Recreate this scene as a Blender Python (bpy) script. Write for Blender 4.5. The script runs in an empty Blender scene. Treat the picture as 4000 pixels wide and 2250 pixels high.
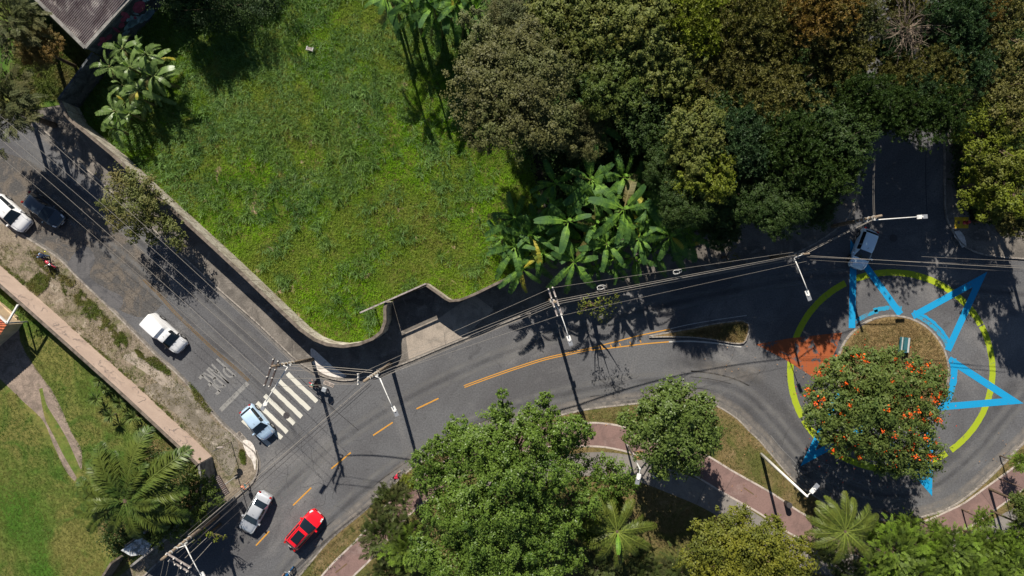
import bpy, bmesh, math, random
import numpy as np
from mathutils import Vector, Matrix
random.seed(7)
RNG = np.random.default_rng(11)
scene = bpy.context.scene
COL = scene.collection
R = math.radians

# ---------------------------------------------------------------- camera, light, exposure
CH = 68.0                       # height of the drone above the street
SC = 102.0 / 4000               # metres per photo unit on the ground
cam_d = bpy.data.cameras.new('drone_camera'); cam = bpy.data.objects.new('drone_camera', cam_d); COL.objects.link(cam)
cam.location = (0, 0, CH); cam_d.sensor_width = 36; cam_d.lens = 24.0; cam_d.clip_end = 2000; cam_d.clip_start = 0.5
scene.camera = cam
SUN_EL = R(39.5); SUN_AZ = math.atan2(0.962, -0.272)      # direction towards the sun (north, a little west)
world = bpy.data.worlds.new('World'); scene.world = world; world.use_nodes = True
wn = world.node_tree.nodes; wl = world.node_tree.links
bg = wn.get('Background') or wn.new('ShaderNodeBackground')
sky = wn.new('ShaderNodeTexSky'); sky.sky_type = 'NISHITA'; sky.sun_disc = False
sky.sun_elevation = SUN_EL; sky.sun_rotation = math.pi/2 - SUN_AZ; sky.altitude = 800; sky.air_density = 1.0; sky.dust_density = 0.6; sky.ozone_density = 1.5
wl.new(sky.outputs[0], bg.inputs['Color']); bg.inputs['Strength'].default_value = 0.05
out = wn.get('World Output') or wn.new('ShaderNodeOutputWorld'); wl.new(bg.outputs[0], out.inputs['Surface'])
sd = bpy.data.lights.new('sun', 'SUN'); sd.energy = 5.0; sd.angle = R(0.5); sd.color = (1.0, 0.93, 0.82)
sun = bpy.data.objects.new('sun', sd); COL.objects.link(sun)
sdir = Vector((math.cos(SUN_EL)*math.cos(SUN_AZ), math.cos(SUN_EL)*math.sin(SUN_AZ), math.sin(SUN_EL)))
sun.rotation_euler = sdir.to_track_quat('Z', 'Y').to_euler(); sun.location = sdir*100
scene.view_settings.view_transform = 'Standard'; scene.view_settings.look = 'None'
scene.view_settings.gamma = 1.0; scene.view_settings.exposure = 0.65
scene.render.engine = 'CYCLES'
scene.cycles.max_bounces = 5; scene.cycles.transparent_max_bounces = 4; scene.cycles.diffuse_bounces = 2

# ---------------------------------------------------------------- helpers
def W(u, v, h=0.0):
    """photo units (4000 wide) of a point at height h -> place in the world (metres)"""
    k = SC*(CH-h)/CH
    return Vector(((u-2000)*k, -(v-1125)*k, h))

def tag(o, label=None, cat=None, group=None, kind=None):
    if label: o['label'] = label
    if cat: o['category'] = cat
    if group: o['group'] = group
    if kind: o['kind'] = kind
    return o

def empty(name, loc, rz=0.0, scale=(1,1,1)):
    o = bpy.data.objects.new(name, None); COL.objects.link(o)
    o.location = loc; o.rotation_euler = (0, 0, rz); o.scale = scale; o.empty_display_size = .3
    return o

def link(name, me, parent=None, mat=None, smooth=False):
    o = bpy.data.objects.new(name, me); COL.objects.link(o)
    if parent: o.parent = parent
    if mat and not me.materials: me.materials.append(mat)
    if smooth:
        me.polygons.foreach_set('use_smooth', [True]*len(me.polygons))
    return o

class MB:
    def __init__(s): s.v = []; s.f = []
    def add(s, vs, fs):
        b = len(s.v); s.v += [tuple(x) for x in vs]; s.f += [tuple(i+b for i in f) for f in fs]; return s
    def box(s, c, d, M=None):
        x, y, z = d[0]/2, d[1]/2, d[2]/2
        vs = [Vector((sx*x, sy*y, sz*z)) for sz in (-1,1) for sx, sy in ((-1,-1),(1,-1),(1,1),(-1,1))]
        if M: vs = [M @ q for q in vs]
        vs = [q + Vector(c) for q in vs]
        return s.add(vs, [(3,2,1,0),(4,5,6,7),(0,1,5,4),(1,2,6,5),(2,3,7,6),(3,0,4,7)])
    def bar(s, a, b, w, h):
        a = Vector(a); b = Vector(b); d = b-a
        M = d.to_track_quat('X','Z').to_matrix()
        return s.box((a+b)/2, (d.length, w, h), M)
    def tube(s, pts, rad, n=8, caps=True):
        pts = [Vector(p) for p in pts]; m = len(pts)
        if not hasattr(rad, '__len__'): rad = [rad]*m
        b = len(s.v)
        for i, p in enumerate(pts):
            t = (pts[min(i+1,m-1)]-pts[max(i-1,0)]).normalized()
            a = t.orthogonal().normalized() if i == 0 else (a - t*a.dot(t)).normalized()
            c = t.cross(a)
            for k in range(n):
                q = 2*math.pi*k/n
                s.v.append(tuple(p + (a*math.cos(q)+c*math.sin(q))*rad[i]))
        for i in range(m-1):
            for k in range(n):
                s.f.append((b+i*n+k, b+i*n+(k+1)%n, b+(i+1)*n+(k+1)%n, b+(i+1)*n+k))
        if caps:
            s.f.append(tuple(b+k for k in reversed(range(n)))); s.f.append(tuple(b+(m-1)*n+k for k in range(n)))
        return s
    def disc(s, c, r, h, n=20, axis='Z'):
        c = Vector(c); d = {'Z':Vector((0,0,1)),'Y':Vector((0,1,0)),'X':Vector((1,0,0))}[axis]
        return s.tube([c-d*h/2, c+d*h/2], r, n)
    def ball(s, c, r, n=10, m=7):
        rx, ry, rz = r if hasattr(r,'__len__') else (r,r,r)
        b = len(s.v)
        for i in range(m+1):
            t = math.pi*i/m
            for k in range(n):
                q = 2*math.pi*k/n
                s.v.append((c[0]+rx*math.sin(t)*math.cos(q), c[1]+ry*math.sin(t)*math.sin(q), c[2]+rz*math.cos(t)))
        for i in range(m):
            for k in range(n):
                s.f.append((b+i*n+k, b+(i+1)*n+k, b+(i+1)*n+(k+1)%n, b+i*n+(k+1)%n))
        return s
    def mesh(s, name):
        me = bpy.data.meshes.new(name); me.from_pydata(s.v, [], s.f); me.update(); return me
    def build(s, name, mat, parent=None, smooth=False):
        return link(name, s.mesh(name), parent, mat, smooth)

def fast_mesh(name, verts, faces, attr=None):
    """verts (n,3), faces (m,k) numpy, attr per vertex float"""
    me = bpy.data.meshes.new(name)
    k = faces.shape[1]
    me.vertices.add(len(verts)); me.vertices.foreach_set('co', verts.astype(np.float32).ravel())
    me.loops.add(faces.size); me.loops.foreach_set('vertex_index', faces.astype(np.int32).ravel())
    me.polygons.add(len(faces)); me.polygons.foreach_set('loop_start', (np.arange(len(faces))*k).astype(np.int32))
    try: me.polygons.foreach_set('loop_total', np.full(len(faces), k, np.int32))
    except Exception: pass
    me.update(calc_edges=True)
    if attr is not None:
        a = me.attributes.new('rnd', 'FLOAT', 'POINT'); a.data.foreach_set('value', attr.astype(np.float32))
    return me

def spline(pts, step=18, closed=False):
    """Catmull-Rom through photo points"""
    P = [np.array(p[:2], float) for p in pts]; out = []
    n = len(P); rng = range(n if closed else n-1)
    for i in rng:
        p1, p2 = P[i], P[(i+1)%n]
        p0 = P[(i-1)%n] if (closed or i > 0) else 2*p1-p2
        p3 = P[(i+2)%n] if (closed or i+2 < n) else 2*p2-p1
        m = max(1, int(np.linalg.norm(p2-p1)/step))
        for k in range(m):
            t = k/m
            out.append(tuple(.5*((2*p1)+(-p0+p2)*t+(2*p0-5*p1+4*p2-p3)*t*t+(-p0+3*p1-3*p2+p3)*t**3)))
    if not closed: out.append(tuple(P[-1]))
    return out

def offset(path, d):
    """shift a photo polyline sideways by d photo units (positive = right of travel, v down)"""
    out = []; n = len(path)
    for i, p in enumerate(path):
        a = path[max(i-1,0)]; b = path[min(i+1,n-1)]
        t = np.array([b[0]-a[0], b[1]-a[1]], float); t /= (np.linalg.norm(t)+1e-9)
        out.append((p[0]-t[1]*d, p[1]+t[0]*d))
    return out

def poly_obj(name, pts, z, mat, h=0.0, world=False, parent=None, at=None):
    """flat sheet at height z (h>0: prism from z-h to z). pts in photo units measured at that height"""
    P = [Vector(p) if world else W(p[0], p[1], z if at is None else at) for p in pts]
    bm = bmesh.new()
    top = [bm.verts.new((p.x, p.y, z)) for p in P]
    f = bm.faces.new(top)
    if f.normal.z < 0 or (f.normal_update() or f.normal.z < 0): f.normal_flip()
    if h > 0:
        bot = [bm.verts.new((p.x, p.y, z-h)) for p in P]
        n = len(P)
        for i in range(n):
            j = (i+1) % n
            bm.faces.new((top[i], top[j], bot[j], bot[i]))
    bmesh.ops.recalc_face_normals(bm, faces=bm.faces[:])
    if h == 0:
        for f in bm.faces:
            if f.normal.z < 0: f.normal_flip()
    bmesh.ops.triangulate(bm, faces=bm.faces[:])
    me = bpy.data.meshes.new(name); bm.to_mesh(me); bm.free()
    return link(name, me, parent, mat)

def struct(o): o['kind'] = 'structure'; return o

def ribbon(mb, path, w, z, h=0.0, jit=0.0):
    """strip of width w (photo units) along path at height z"""
    L = offset(path, -w/2); Rr = offset(path, w/2)
    if jit:
        L = [(p[0]+random.uniform(-jit,jit), p[1]+random.uniform(-jit,jit)) for p in L]
        Rr = [(p[0]+random.uniform(-jit,jit), p[1]+random.uniform(-jit,jit)) for p in Rr]
    n = len(path); vs = []
    for i in range(n): vs += [W(*L[i], z), W(*Rr[i], z)]
    fs = [(2*i, 2*i+1, 2*i+3, 2*i+2) for i in range(n-1)]
    if h > 0:
        for i in range(n):
            a = W(*L[i], z); b = W(*Rr[i], z); a.z -= h; b.z -= h; vs += [a, b]
        o = 2*n
        for i in range(n-1):
            fs += [(2*i, 2*i+2, o+2*i+2, o+2*i), (2*i+3, 2*i+1, o+2*i+1, o+2*i+3)]
        fs += [(1,0,o,o+1), (2*n-2, 2*n-1, o+2*n-1, o+2*n-2)]
    mb.add(vs, fs)

def wall(mb, path, thick, z0, z1, at=0.0):
    """upright wall along path (photo units read at height `at`)"""
    P = [W(p[0], p[1], at) for p in path]; n = len(P); vs = []
    for i in range(n):
        a = P[max(i-1,0)]; b = P[min(i+1,n-1)]
        t = (b-a); t.z = 0; t.normalize(); nn = Vector((-t.y, t.x, 0))*thick/2
        for q, z in ((P[i]+nn, z0), (P[i]+nn, z1), (P[i]-nn, z1), (P[i]-nn, z0)):
            vs.append((q.x, q.y, z))
    fs = []
    for i in range(n-1):
        a = 4*i; b = 4*i+4
        for k in range(4):
            fs.append((a+k, a+(k+1)%4, b+(k+1)%4, b+k))
    fs += [(0,1,2,3), (4*n-1, 4*n-2, 4*n-3, 4*n-4)]
    mb.add(vs, fs)

def inside(pts, poly):
    poly = np.array(poly); x, y = pts[:,0], pts[:,1]; c = np.zeros(len(pts), bool); j = len(poly)-1
    for i in range(len(poly)):
        xi, yi = poly[i]; xj, yj = poly[j]
        if yi != yj:
            m = ((yi > y) != (yj > y)) & (x < (xj-xi)*(y-yi)/(yj-yi)+xi); c ^= m
        j = i
    return c

# ---------------------------------------------------------------- materials
def new_mat(name):
    m = bpy.data.materials.new(name); m.use_nodes = True
    nt = m.node_tree; nt.nodes.clear()
    o = nt.nodes.new('ShaderNodeOutputMaterial'); return m, nt, o

def mix_col(nt, fac, a, b, blend='MIX'):
    n = nt.nodes.new('ShaderNodeMix'); n.data_type = 'RGBA'; n.blend_type = blend
    for s, x in ((n.inputs['Factor'], fac), (n.inputs['A'], a), (n.inputs['B'], b)):
        if isinstance(x, (int, float)): s.default_value = x
        elif isinstance(x, tuple): s.default_value = (*x, 1) if len(x) == 3 else x
        else: nt.links.new(x, s)
    return n.outputs['Result']

def noise(nt, scale, detail=4, rough=.6, lo=.4, hi=.6, dist=0.0, vec=None):
    tc = nt.nodes.new('ShaderNodeTexCoord'); n = nt.nodes.new('ShaderNodeTexNoise')
    n.inputs['Scale'].default_value = scale; n.inputs['Detail'].default_value = detail
    n.inputs['Roughness'].default_value = rough; n.inputs['Distortion'].default_value = dist
    nt.links.new(vec or tc.outputs['Object'], n.inputs['Vector'])
    mr = nt.nodes.new('ShaderNodeMapRange'); mr.inputs['From Min'].default_value = lo; mr.inputs['From Max'].default_value = hi
    nt.links.new(n.outputs['Fac'], mr.inputs['Value']); return mr.outputs['Result']

def ground_mat(name, base, layers=(), fine=(30, .25), bump=.3, rough=.9, bscale=12, spec=.2):
    """layers: (colour, scale, lo, hi[, detail, distortion])"""
    m, nt, o = new_mat(name)
    b = nt.nodes.new('ShaderNodeBsdfPrincipled'); c = base
    for L in layers:
        f = noise(nt, L[1], L[4] if len(L) > 4 else 5, .65, L[2], L[3], L[5] if len(L) > 5 else 0)
        c = mix_col(nt, f, c, L[0])
    if fine:
        f = noise(nt, fine[0], 3, .7, .3, .7)
        g = nt.nodes.new('ShaderNodeMapRange'); g.inputs['To Min'].default_value = 1-fine[1]; g.inputs['To Max'].default_value = 1+fine[1]
        nt.links.new(f, g.inputs['Value'])
        cc = nt.nodes.new('ShaderNodeCombineColor'); [nt.links.new(g.outputs[0], cc.inputs[i]) for i in range(3)]
        c = mix_col(nt, 1.0, c, cc.outputs[0], 'MULTIPLY')
    if isinstance(c, tuple): b.inputs['Base Color'].default_value = (*c, 1)
    else: nt.links.new(c, b.inputs['Base Color'])
    b.inputs['Roughness'].default_value = rough; b.inputs['Specular IOR Level'].default_value = spec
    if bump:
        bp = nt.nodes.new('ShaderNodeBump'); bp.inputs['Strength'].default_value = bump; bp.inputs['Distance'].default_value = .05
        nt.links.new(noise(nt, bscale, 6, .7, 0, 1), bp.inputs['Height']); nt.links.new(bp.outputs[0], b.inputs['Normal'])
    nt.links.new(b.outputs[0], o.inputs[0]); return m

def paint_mat(name, col, under=(.10,.10,.10), lo=.3, hi=.36, scale=3.0, dirt=.3, detail=8):
    """road paint worn through to the asphalt"""
    m, nt, o = new_mat(name)
    b = nt.nodes.new('ShaderNodeBsdfPrincipled')
    f = noise(nt, scale, detail, .75, lo, hi, .6)
    d = noise(nt, 8, 5, .7, .25, .8)
    c2 = mix_col(nt, d, tuple(x*(1-dirt) for x in col), col)
    g = noise(nt, 26, 4, .8, .25, .75)
    c2 = mix_col(nt, g, tuple(x*.78 for x in col), c2)
    c = mix_col(nt, f, under, c2)
    nt.links.new(c, b.inputs['Base Color']); b.inputs['Roughness'].default_value = .75; b.inputs['Specular IOR Level'].default_value = .25
    nt.links.new(b.outputs[0], o.inputs[0]); return m

def plain(name, col, rough=.5, metal=0.0, spec=.5, coat=0.0, vary=.12, scale=5):
    m, nt, o = new_mat(name)
    b = nt.nodes.new('ShaderNodeBsdfPrincipled')
    if vary:
        f = noise(nt, scale, 4, .6, .3, .7)
        nt.links.new(mix_col(nt, f, tuple(x*(1-vary) for x in col), tuple(min(1, x*(1+vary)) for x in col)), b.inputs['Base Color'])
    else: b.inputs['Base Color'].default_value = (*col, 1)
    b.inputs['Roughness'].default_value = rough; b.inputs['Metallic'].default_value = metal; b.inputs['Specular IOR Level'].default_value = spec
    b.inputs['Coat Weight'].default_value = coat; b.inputs['Coat Roughness'].default_value = .08
    nt.links.new(b.outputs[0], o.inputs[0]); return m

def leaf_mat(name, c1, c2, c3=None, trans=.25, big=.35, rough=.55, patch=None):
    """c1..c2 by leaf, c3 in larger clumps"""
    m, nt, o = new_mat(name)
    at = nt.nodes.new('ShaderNodeAttribute'); at.attribute_name = 'rnd'
    c = mix_col(nt, at.outputs['Fac'], c1, c2)
    if c3:
        c = mix_col(nt, noise(nt, big, 3, .6, .45, .62), c, c3)
    b = nt.nodes.new('ShaderNodeBsdfPrincipled'); b.inputs['Roughness'].default_value = rough; b.inputs['Specular IOR Level'].default_value = .22
    t = nt.nodes.new('ShaderNodeBsdfTranslucent'); mx = nt.nodes.new('ShaderNodeMixShader'); mx.inputs[0].default_value = trans
    nt.links.new(c, b.inputs['Base Color'])
    tcol = mix_col(nt, 1.0, c, (1.0, 1.1, .5), 'MULTIPLY'); nt.links.new(tcol, t.inputs['Color'])
    nt.links.new(b.outputs[0], mx.inputs[1]); nt.links.new(t.outputs[0], mx.inputs[2]); nt.links.new(mx.outputs[0], o.inputs[0])
    return m

M = {}
M['asphalt'] = ground_mat('asphalt', (.108,.109,.114), [((.082,.081,.085), .09, .42, .62, 4, 1.0), ((.165,.160,.157), .13, .54, .72, 7, .8), ((.066,.066,.069), .5, .60, .72, 8, 2)], (7, .30), .35, .88, 14)
M['asphalt_old'] = ground_mat('old_brown_asphalt', (.12,.103,.086), [((.075,.072,.07), .5, .42, .55, 8, 1.5), ((.17,.145,.12), 1.1, .55, .7, 8, 1)], (7, .35), .8, .95, 7)
M['asphalt_patch'] = ground_mat('patched_asphalt', (.105,.102,.104), [((.07,.07,.074), .8, .45, .6, 6, 1)], (10, .2), .3, .9, 14)
M['gutter'] = ground_mat('gutter_concrete', (.17,.155,.14), [((.10,.095,.09), 1.2, .4, .6, 8, 1), ((.24,.21,.18), .6, .55, .7)], (10,.25), .3, .9)
M['kerb'] = ground_mat('kerb_concrete', (.30,.27,.235), [((.16,.14,.125), 2.2, .45, .6, 8, 1)], (9,.3), .4, .9)
M['sidewalk'] = ground_mat('sidewalk_concrete', (.165,.148,.13), [((.10,.09,.08), .45, .42, .6, 8, 1.2), ((.23,.205,.18), 1.3, .56, .7, 8, .5)], (8,.28), .45, .93, 9)
M['apron'] = ground_mat('pale_concrete', (.31,.265,.22), [((.22,.19,.16), .8, .45, .62, 8, 1)], (8,.2), .3, .93, 9)
M['dirt'] = ground_mat('verge_dirt', (.20,.165,.125), [((.12,.115,.06), .55, .5, .62, 8, 1), ((.30,.26,.21), .8, .56, .68, 8, .8), ((.12,.10,.08), 2.2, .55, .68, 8, 1)], (6,.35), .9, .97, 7)
M['lawn'] = ground_mat('mown_lawn', (.050,.118,.012), [((.15,.145,.04), .10, .38, .56, 5, .6), ((.055,.11,.015), .35, .5, .68, 6, 1), ((.20,.155,.09), .6, .70, .74, 8, .5)], (4, .3), .8, .95, 10)
M['lot'] = ground_mat('lot_soil', (.06,.10,.008), [((.10,.115,.02), .5, .45, .6, 8, 1), ((.34,.24,.16), .42, .63, .67, 8, .6)], (4,.4), .8, .97, 6)
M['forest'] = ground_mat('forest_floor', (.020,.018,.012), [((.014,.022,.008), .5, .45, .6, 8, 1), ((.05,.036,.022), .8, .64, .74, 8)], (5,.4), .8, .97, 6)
M['park'] = ground_mat('dry_park_grass', (.155,.115,.050), [((.085,.092,.024), .22, .46, .62, 6, 1), ((.20,.145,.075), .7, .55, .7, 8, .6)], (5,.3), .8, .97, 8)
M['island'] = ground_mat('straw_grass', (.22,.155,.07), [((.15,.10,.045), .6, .42, .6, 8, 1), ((.10,.10,.035), .25, .58, .7, 6)], (5,.3), .9, .97, 7)
M['bike'] = ground_mat('red_bike_path', (.21,.135,.12), [((.16,.105,.095), .5, .42, .6, 6, 1), ((.27,.20,.18), .25, .6, .72)], (9,.15), .2, .9)
M['walk'] = ground_mat('grey_footpath', (.22,.20,.18), [((.165,.15,.14), .4, .45, .6, 6, 1)], (9,.15), .2, .9)
M['edge'] = ground_mat('pale_path_edging', (.42,.36,.32), [((.25,.21,.18), 1.8, .5, .65, 8)], (7,.2), .2, .9)
M['white_wash'] = ground_mat('white_washed_concrete', (.62,.57,.52), [((.30,.27,.24), .9, .5, .66, 8, 1)], (7,.2), .3, .9)
M['crack'] = ground_mat('crack_filler', (.03,.03,.032), (), (6,.2), 0)
M['white_paint'] = paint_mat('white_road_paint', (.66,.64,.56), lo=.28, hi=.36, scale=2.6)
M['white_faded'] = paint_mat('faded_white_paint', (.27,.265,.255), lo=.36, hi=.50, scale=4)
M['white_thin'] = paint_mat('thin_white_paint', (.50,.49,.46), lo=.34, hi=.46, scale=3)
M['orange_line'] = paint_mat('orange_line_paint', (.62,.30,.045), lo=.30, hi=.40, scale=4)
M['yellow_faded'] = paint_mat('faded_yellow_paint', (.155,.10,.045), lo=.34, hi=.5, scale=3)
M['lime'] = paint_mat('lime_paint', (.36,.45,.02), (.10,.10,.10), .33, .42, 1.5, .4)
M['blue'] = paint_mat('blue_paint', (.008,.31,.60), (.10,.10,.10), .32, .40, 1.2, .35)
M['blue_worn'] = paint_mat('worn_blue_paint', (.02,.30,.50), (.11,.108,.11), .40, .50, 1.6, .3)
M['orange'] = paint_mat('worn_orange_paint', (.36,.095,.032), (.075,.075,.08), .425, .45, .62, .35)
M['plaster'] = ground_mat('lot_wall_plaster', (.46,.42,.35), [((.26,.22,.17), .8, .42, .62, 8, 1.5), ((.12,.10,.08), 1.9, .55, .68, 10, 1.5)], (8,.2), .3, .93)
M['pink'] = ground_mat('pink_wall_plaster', (.56,.43,.35), [((.50,.38,.31), .6, .4, .6, 5), ((.35,.27,.22), 1.8, .66, .76, 8)], (8,.08), .15, .93)
M['coping'] = ground_mat('wall_coping', (.17,.14,.115), [((.09,.075,.06), 2, .45, .6, 8)], (8,.3), .3, .93)
M['scribble'] = plain('scribble_paint', (.30,.25,.235), .9)
M['graf_blue'] = plain('blue_grey_graffiti', (.16,.26,.34), .8, vary=.5, scale=2)
M['graf_pink'] = plain('magenta_graffiti', (.22,.04,.085), .8, vary=.4, scale=3)
M['graf_dark'] = plain('dark_graffiti', (.03,.03,.04), .8)
M['cement'] = ground_mat('stained_cement', (.24,.23,.215), [((.12,.115,.11), .8, .42, .62, 8, 1.5)], (8,.2), .3, .93)
M['roof'] = ground_mat('weathered_fibre_roof', (.22,.185,.18), [((.13,.10,.10), .35, .44, .6, 8, 1.2), ((.52,.47,.43), .45, .54, .66, 10, 1.5), ((.065,.04,.038), .3, .66, .7, 8, 1)], (7,.25), .3, .9)
M['tile'] = ground_mat('clay_tiles', (.46,.13,.06), [((.26,.08,.05), 1.4, .45, .62, 6)], (9,.25), .3, .85)
M['beige'] = ground_mat('beige_wall', (.55,.42,.28), [((.42,.32,.22), 1, .45, .6)], (8,.1), .1, .9)
M['drive'] = ground_mat('driveway_stone', (.27,.21,.17), [((.17,.135,.11), 1.1, .42, .6, 8, 1), ((.10,.10,.05), 1.6, .6, .72, 8, 1)], (7,.25), .4, .93)
M['wood_pole'] = ground_mat('weathered_pole_wood', (.27,.21,.15), [((.15,.115,.085), 2.5, .45, .6, 8, 1)], (10,.3), .4, .9)
M['arm'] = ground_mat('grey_crossarm_wood', (.33,.29,.27), [((.2,.17,.16), 3, .45, .6, 6)], (10,.2), .3, .9)
M['arm_dark'] = ground_mat('rusty_crossarm_steel', (.055,.042,.04), [((.14,.08,.06), 3, .55, .68, 6)], (10,.2), .3, .8)
M['steel'] = plain('galvanised_steel', (.52,.52,.50), .45, .3)
M['white_steel'] = plain('white_painted_steel', (.66,.65,.62), .5)
M['grey_lens'] = plain('lamp_lens', (.23,.24,.26), .35)
M['porcelain'] = plain('porcelain_insulator', (.55,.52,.48), .25)
M['cable'] = plain('grey_cable', (.21,.19,.165), .6)
M['cable_dark'] = plain('dark_cable', (.05,.045,.045), .6)
M['iron'] = plain('cast_iron', (.045,.04,.042), .7)
M['rust'] = plain('rusty_steel', (.13,.085,.065), .8)
M['black'] = plain('black_plastic', (.015,.015,.017), .5)
M['rubber'] = plain('tyre_rubber', (.018,.018,.018), .85)
M['rim'] = plain('alloy_rim', (.42,.42,.42), .35, .6)
M['glass'] = plain('tinted_glass', (.008,.013,.018), .06, 0, .9, vary=0)
M['headlamp'] = plain('clear_headlamp', (.62,.63,.65), .1, .2)
M['taillamp'] = plain('red_taillamp', (.35,.015,.012), .2)
M['plate'] = plain('number_plate_metal', (.6,.6,.6), .5)
M['skin'] = plain('skin', (.42,.22,.14), .6, vary=.05)
M['bark'] = ground_mat('tree_bark', (.13,.095,.065), [((.07,.05,.035), 4, .4, .6)], (8,.3), .5, .95)
M['twig'] = ground_mat('bare_twigs', (.27,.215,.165), [((.17,.13,.10), 4, .4, .6)], (8,.3), .3, .95)
M['stem'] = ground_mat('banana_stem', (.13,.14,.05), [((.10,.06,.03), 3, .45, .6)], (8,.3), .3, .8)
M['teal'] = plain('teal_paint', (.02,.10,.115), .6)
M['yellow_pad'] = ground_mat('yellow_painted_slab', (.60,.40,.03), [((.35,.24,.03), 2, .5, .7)], (8,.2), .2, .8)
M['red_paint'] = plain('red_enamel', (.42,.02,.03), .35)
M['leaf_pile'] = ground_mat('fallen_leaves', (.36,.20,.10), [((.20,.12,.06), 4, .45, .55)], (9,.4), 1, .95)
M['ref_red'] = plain('red_car_paint', (.72,.006,.012), .25, 0, .5, 1.0, .02)

def car_paint(name, c, rough=.28, metal=0.0): return plain(name, c, rough, metal, .5, 1.0, .02)
L = {}
L['olive_brown'] = leaf_mat('olive_brown_leaves', (.042,.046,.014), (.145,.143,.046), (.10,.115,.035))
L['light_green'] = leaf_mat('light_green_leaves', (.055,.078,.014), (.175,.195,.045), (.14,.145,.03))
L['mid_green'] = leaf_mat('mid_green_leaves', (.033,.062,.010), (.115,.155,.028), (.085,.105,.02))
L['dark_green'] = leaf_mat('dark_green_leaves', (.013,.034,.007), (.058,.094,.018), (.035,.068,.014))
L['teal_green'] = leaf_mat('blue_green_leaves', (.012,.036,.014), (.065,.11,.040), (.04,.08,.03))
L['olive'] = leaf_mat('olive_leaves', (.05,.056,.014), (.165,.155,.04), (.13,.12,.03))
L['bronze'] = leaf_mat('bronze_leaves', (.11,.08,.018), (.30,.185,.05), (.13,.12,.035))
L['yellow_green'] = leaf_mat('yellow_green_leaves', (.065,.088,.010), (.21,.25,.02), (.11,.12,.02))
L['bright_green'] = leaf_mat('bright_green_leaves', (.04,.10,.014), (.15,.28,.03), (.08,.17,.02))
L['fig'] = leaf_mat('glossy_green_leaves', (.028,.070,.010), (.165,.245,.042), (.10,.16,.024), rough=.4)
L['round'] = leaf_mat('park_tree_leaves', (.04,.075,.014), (.15,.20,.045), (.09,.135,.03), rough=.42)
L['yolive'] = leaf_mat('yellowish_olive_leaves', (.055,.07,.012), (.15,.165,.022), (.17,.17,.018))
L['feather'] = leaf_mat('feathery_leaves', (.04,.07,.013), (.15,.21,.03), (.17,.27,.03))
L['feather_dark'] = leaf_mat('dark_feathery_leaves', (.035,.052,.014), (.10,.13,.032), (.075,.08,.03))
L['tulip'] = leaf_mat('tulip_tree_leaves', (.038,.072,.014), (.14,.185,.045), (.10,.135,.028))
L['flower'] = leaf_mat('orange_petals', (.70,.05,.008), (.90,.17,.012), None, .2)
L['grey_green'] = leaf_mat('grey_green_leaves', (.04,.052,.018), (.125,.14,.055), (.12,.115,.045))
L['banana'] = leaf_mat('banana_leaves', (.04,.11,.016), (.19,.34,.045), (.045,.11,.032), .35, .5, .62)
L['banana_pale'] = leaf_mat('pale_banana_leaves', (.075,.14,.038), (.22,.30,.10), (.12,.19,.05), .3, .5, .35)
L['palm'] = leaf_mat('palm_leaflets', (.045,.075,.014), (.16,.20,.035), (.10,.12,.02), .2, .4, .4)
L['palm_dark'] = leaf_mat('dark_palm_leaflets', (.022,.052,.010), (.10,.155,.030), (.10,.13,.024), .2, .4, .4)
L['yucca'] = leaf_mat('rosette_leaves', (.03,.06,.012), (.16,.21,.06), None, .15)
L['grass'] = leaf_mat('lot_grass_blades', (.026,.115,.0), (.23,.43,.006), (.20,.25,.035), .35, .10, .6)
L['grass_grey'] = leaf_mat('long_grass_blades', (.032,.090,.018), (.18,.30,.08), (.12,.205,.04), .3, .12, .5)
L['weeds'] = leaf_mat('verge_weeds', (.05,.085,.012), (.15,.18,.035), (.17,.15,.05), .3, .4)
L['dry'] = leaf_mat('dry_blades', (.12,.085,.03), (.26,.185,.08), (.13,.115,.035), .2, .4)

def wear_mat(name, col, k=.6, scale=2.5):
    m, nt, o = new_mat(name); b = nt.nodes.new('ShaderNodeBsdfPrincipled'); b.inputs['Base Color'].default_value = (*col, 1); b.inputs['Roughness'].default_value = .8; b.inputs['Specular IOR Level'].default_value = .25
    at = nt.nodes.new('ShaderNodeAttribute'); at.attribute_name = 'rnd'; n = noise(nt, scale, 7, .7, .3, .62, .6)
    mu = nt.nodes.new('ShaderNodeMath'); mu.operation = 'MULTIPLY'; nt.links.new(at.outputs['Fac'], mu.inputs[0]); nt.links.new(n, mu.inputs[1])
    m2 = nt.nodes.new('ShaderNodeMath'); m2.operation = 'MULTIPLY'; nt.links.new(mu.outputs[0], m2.inputs[0]); m2.inputs[1].default_value = k
    t = nt.nodes.new('ShaderNodeBsdfTransparent'); mx = nt.nodes.new('ShaderNodeMixShader'); nt.links.new(m2.outputs[0], mx.inputs[0]); nt.links.new(t.outputs[0], mx.inputs[1]); nt.links.new(b.outputs[0], mx.inputs[2]); nt.links.new(mx.outputs[0], o.inputs[0]); return m
M['polish'] = wear_mat('tyre_polished_asphalt', (.19,.187,.183), .6, .5)
M['oil'] = wear_mat('oil_stained_asphalt', (.06,.06,.063), .34, .4)
M['dust'] = wear_mat('dusty_asphalt', (.25,.225,.20), .7, 1.1)
L['dead'] = leaf_mat('dry_brown_leaves', (.07,.06,.02), (.15,.13,.045), (.10,.12,.03), .2)
L['yellow'] = leaf_mat('yellowing_leaves', (.30,.26,.03), (.5,.42,.05), (.20,.26,.04), .3)

M['shade_mould'] = ground_mat('mouldy_shade_dark_wall', (.085,.095,.105), [((.035,.04,.045), .7, .42, .6, 8, 1.5), ((.19,.20,.20), 1.1, .6, .7, 8, 1)], (8,.3), .4, .95)  # mould patches over a bluish base with the walls' shade put into it

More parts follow.
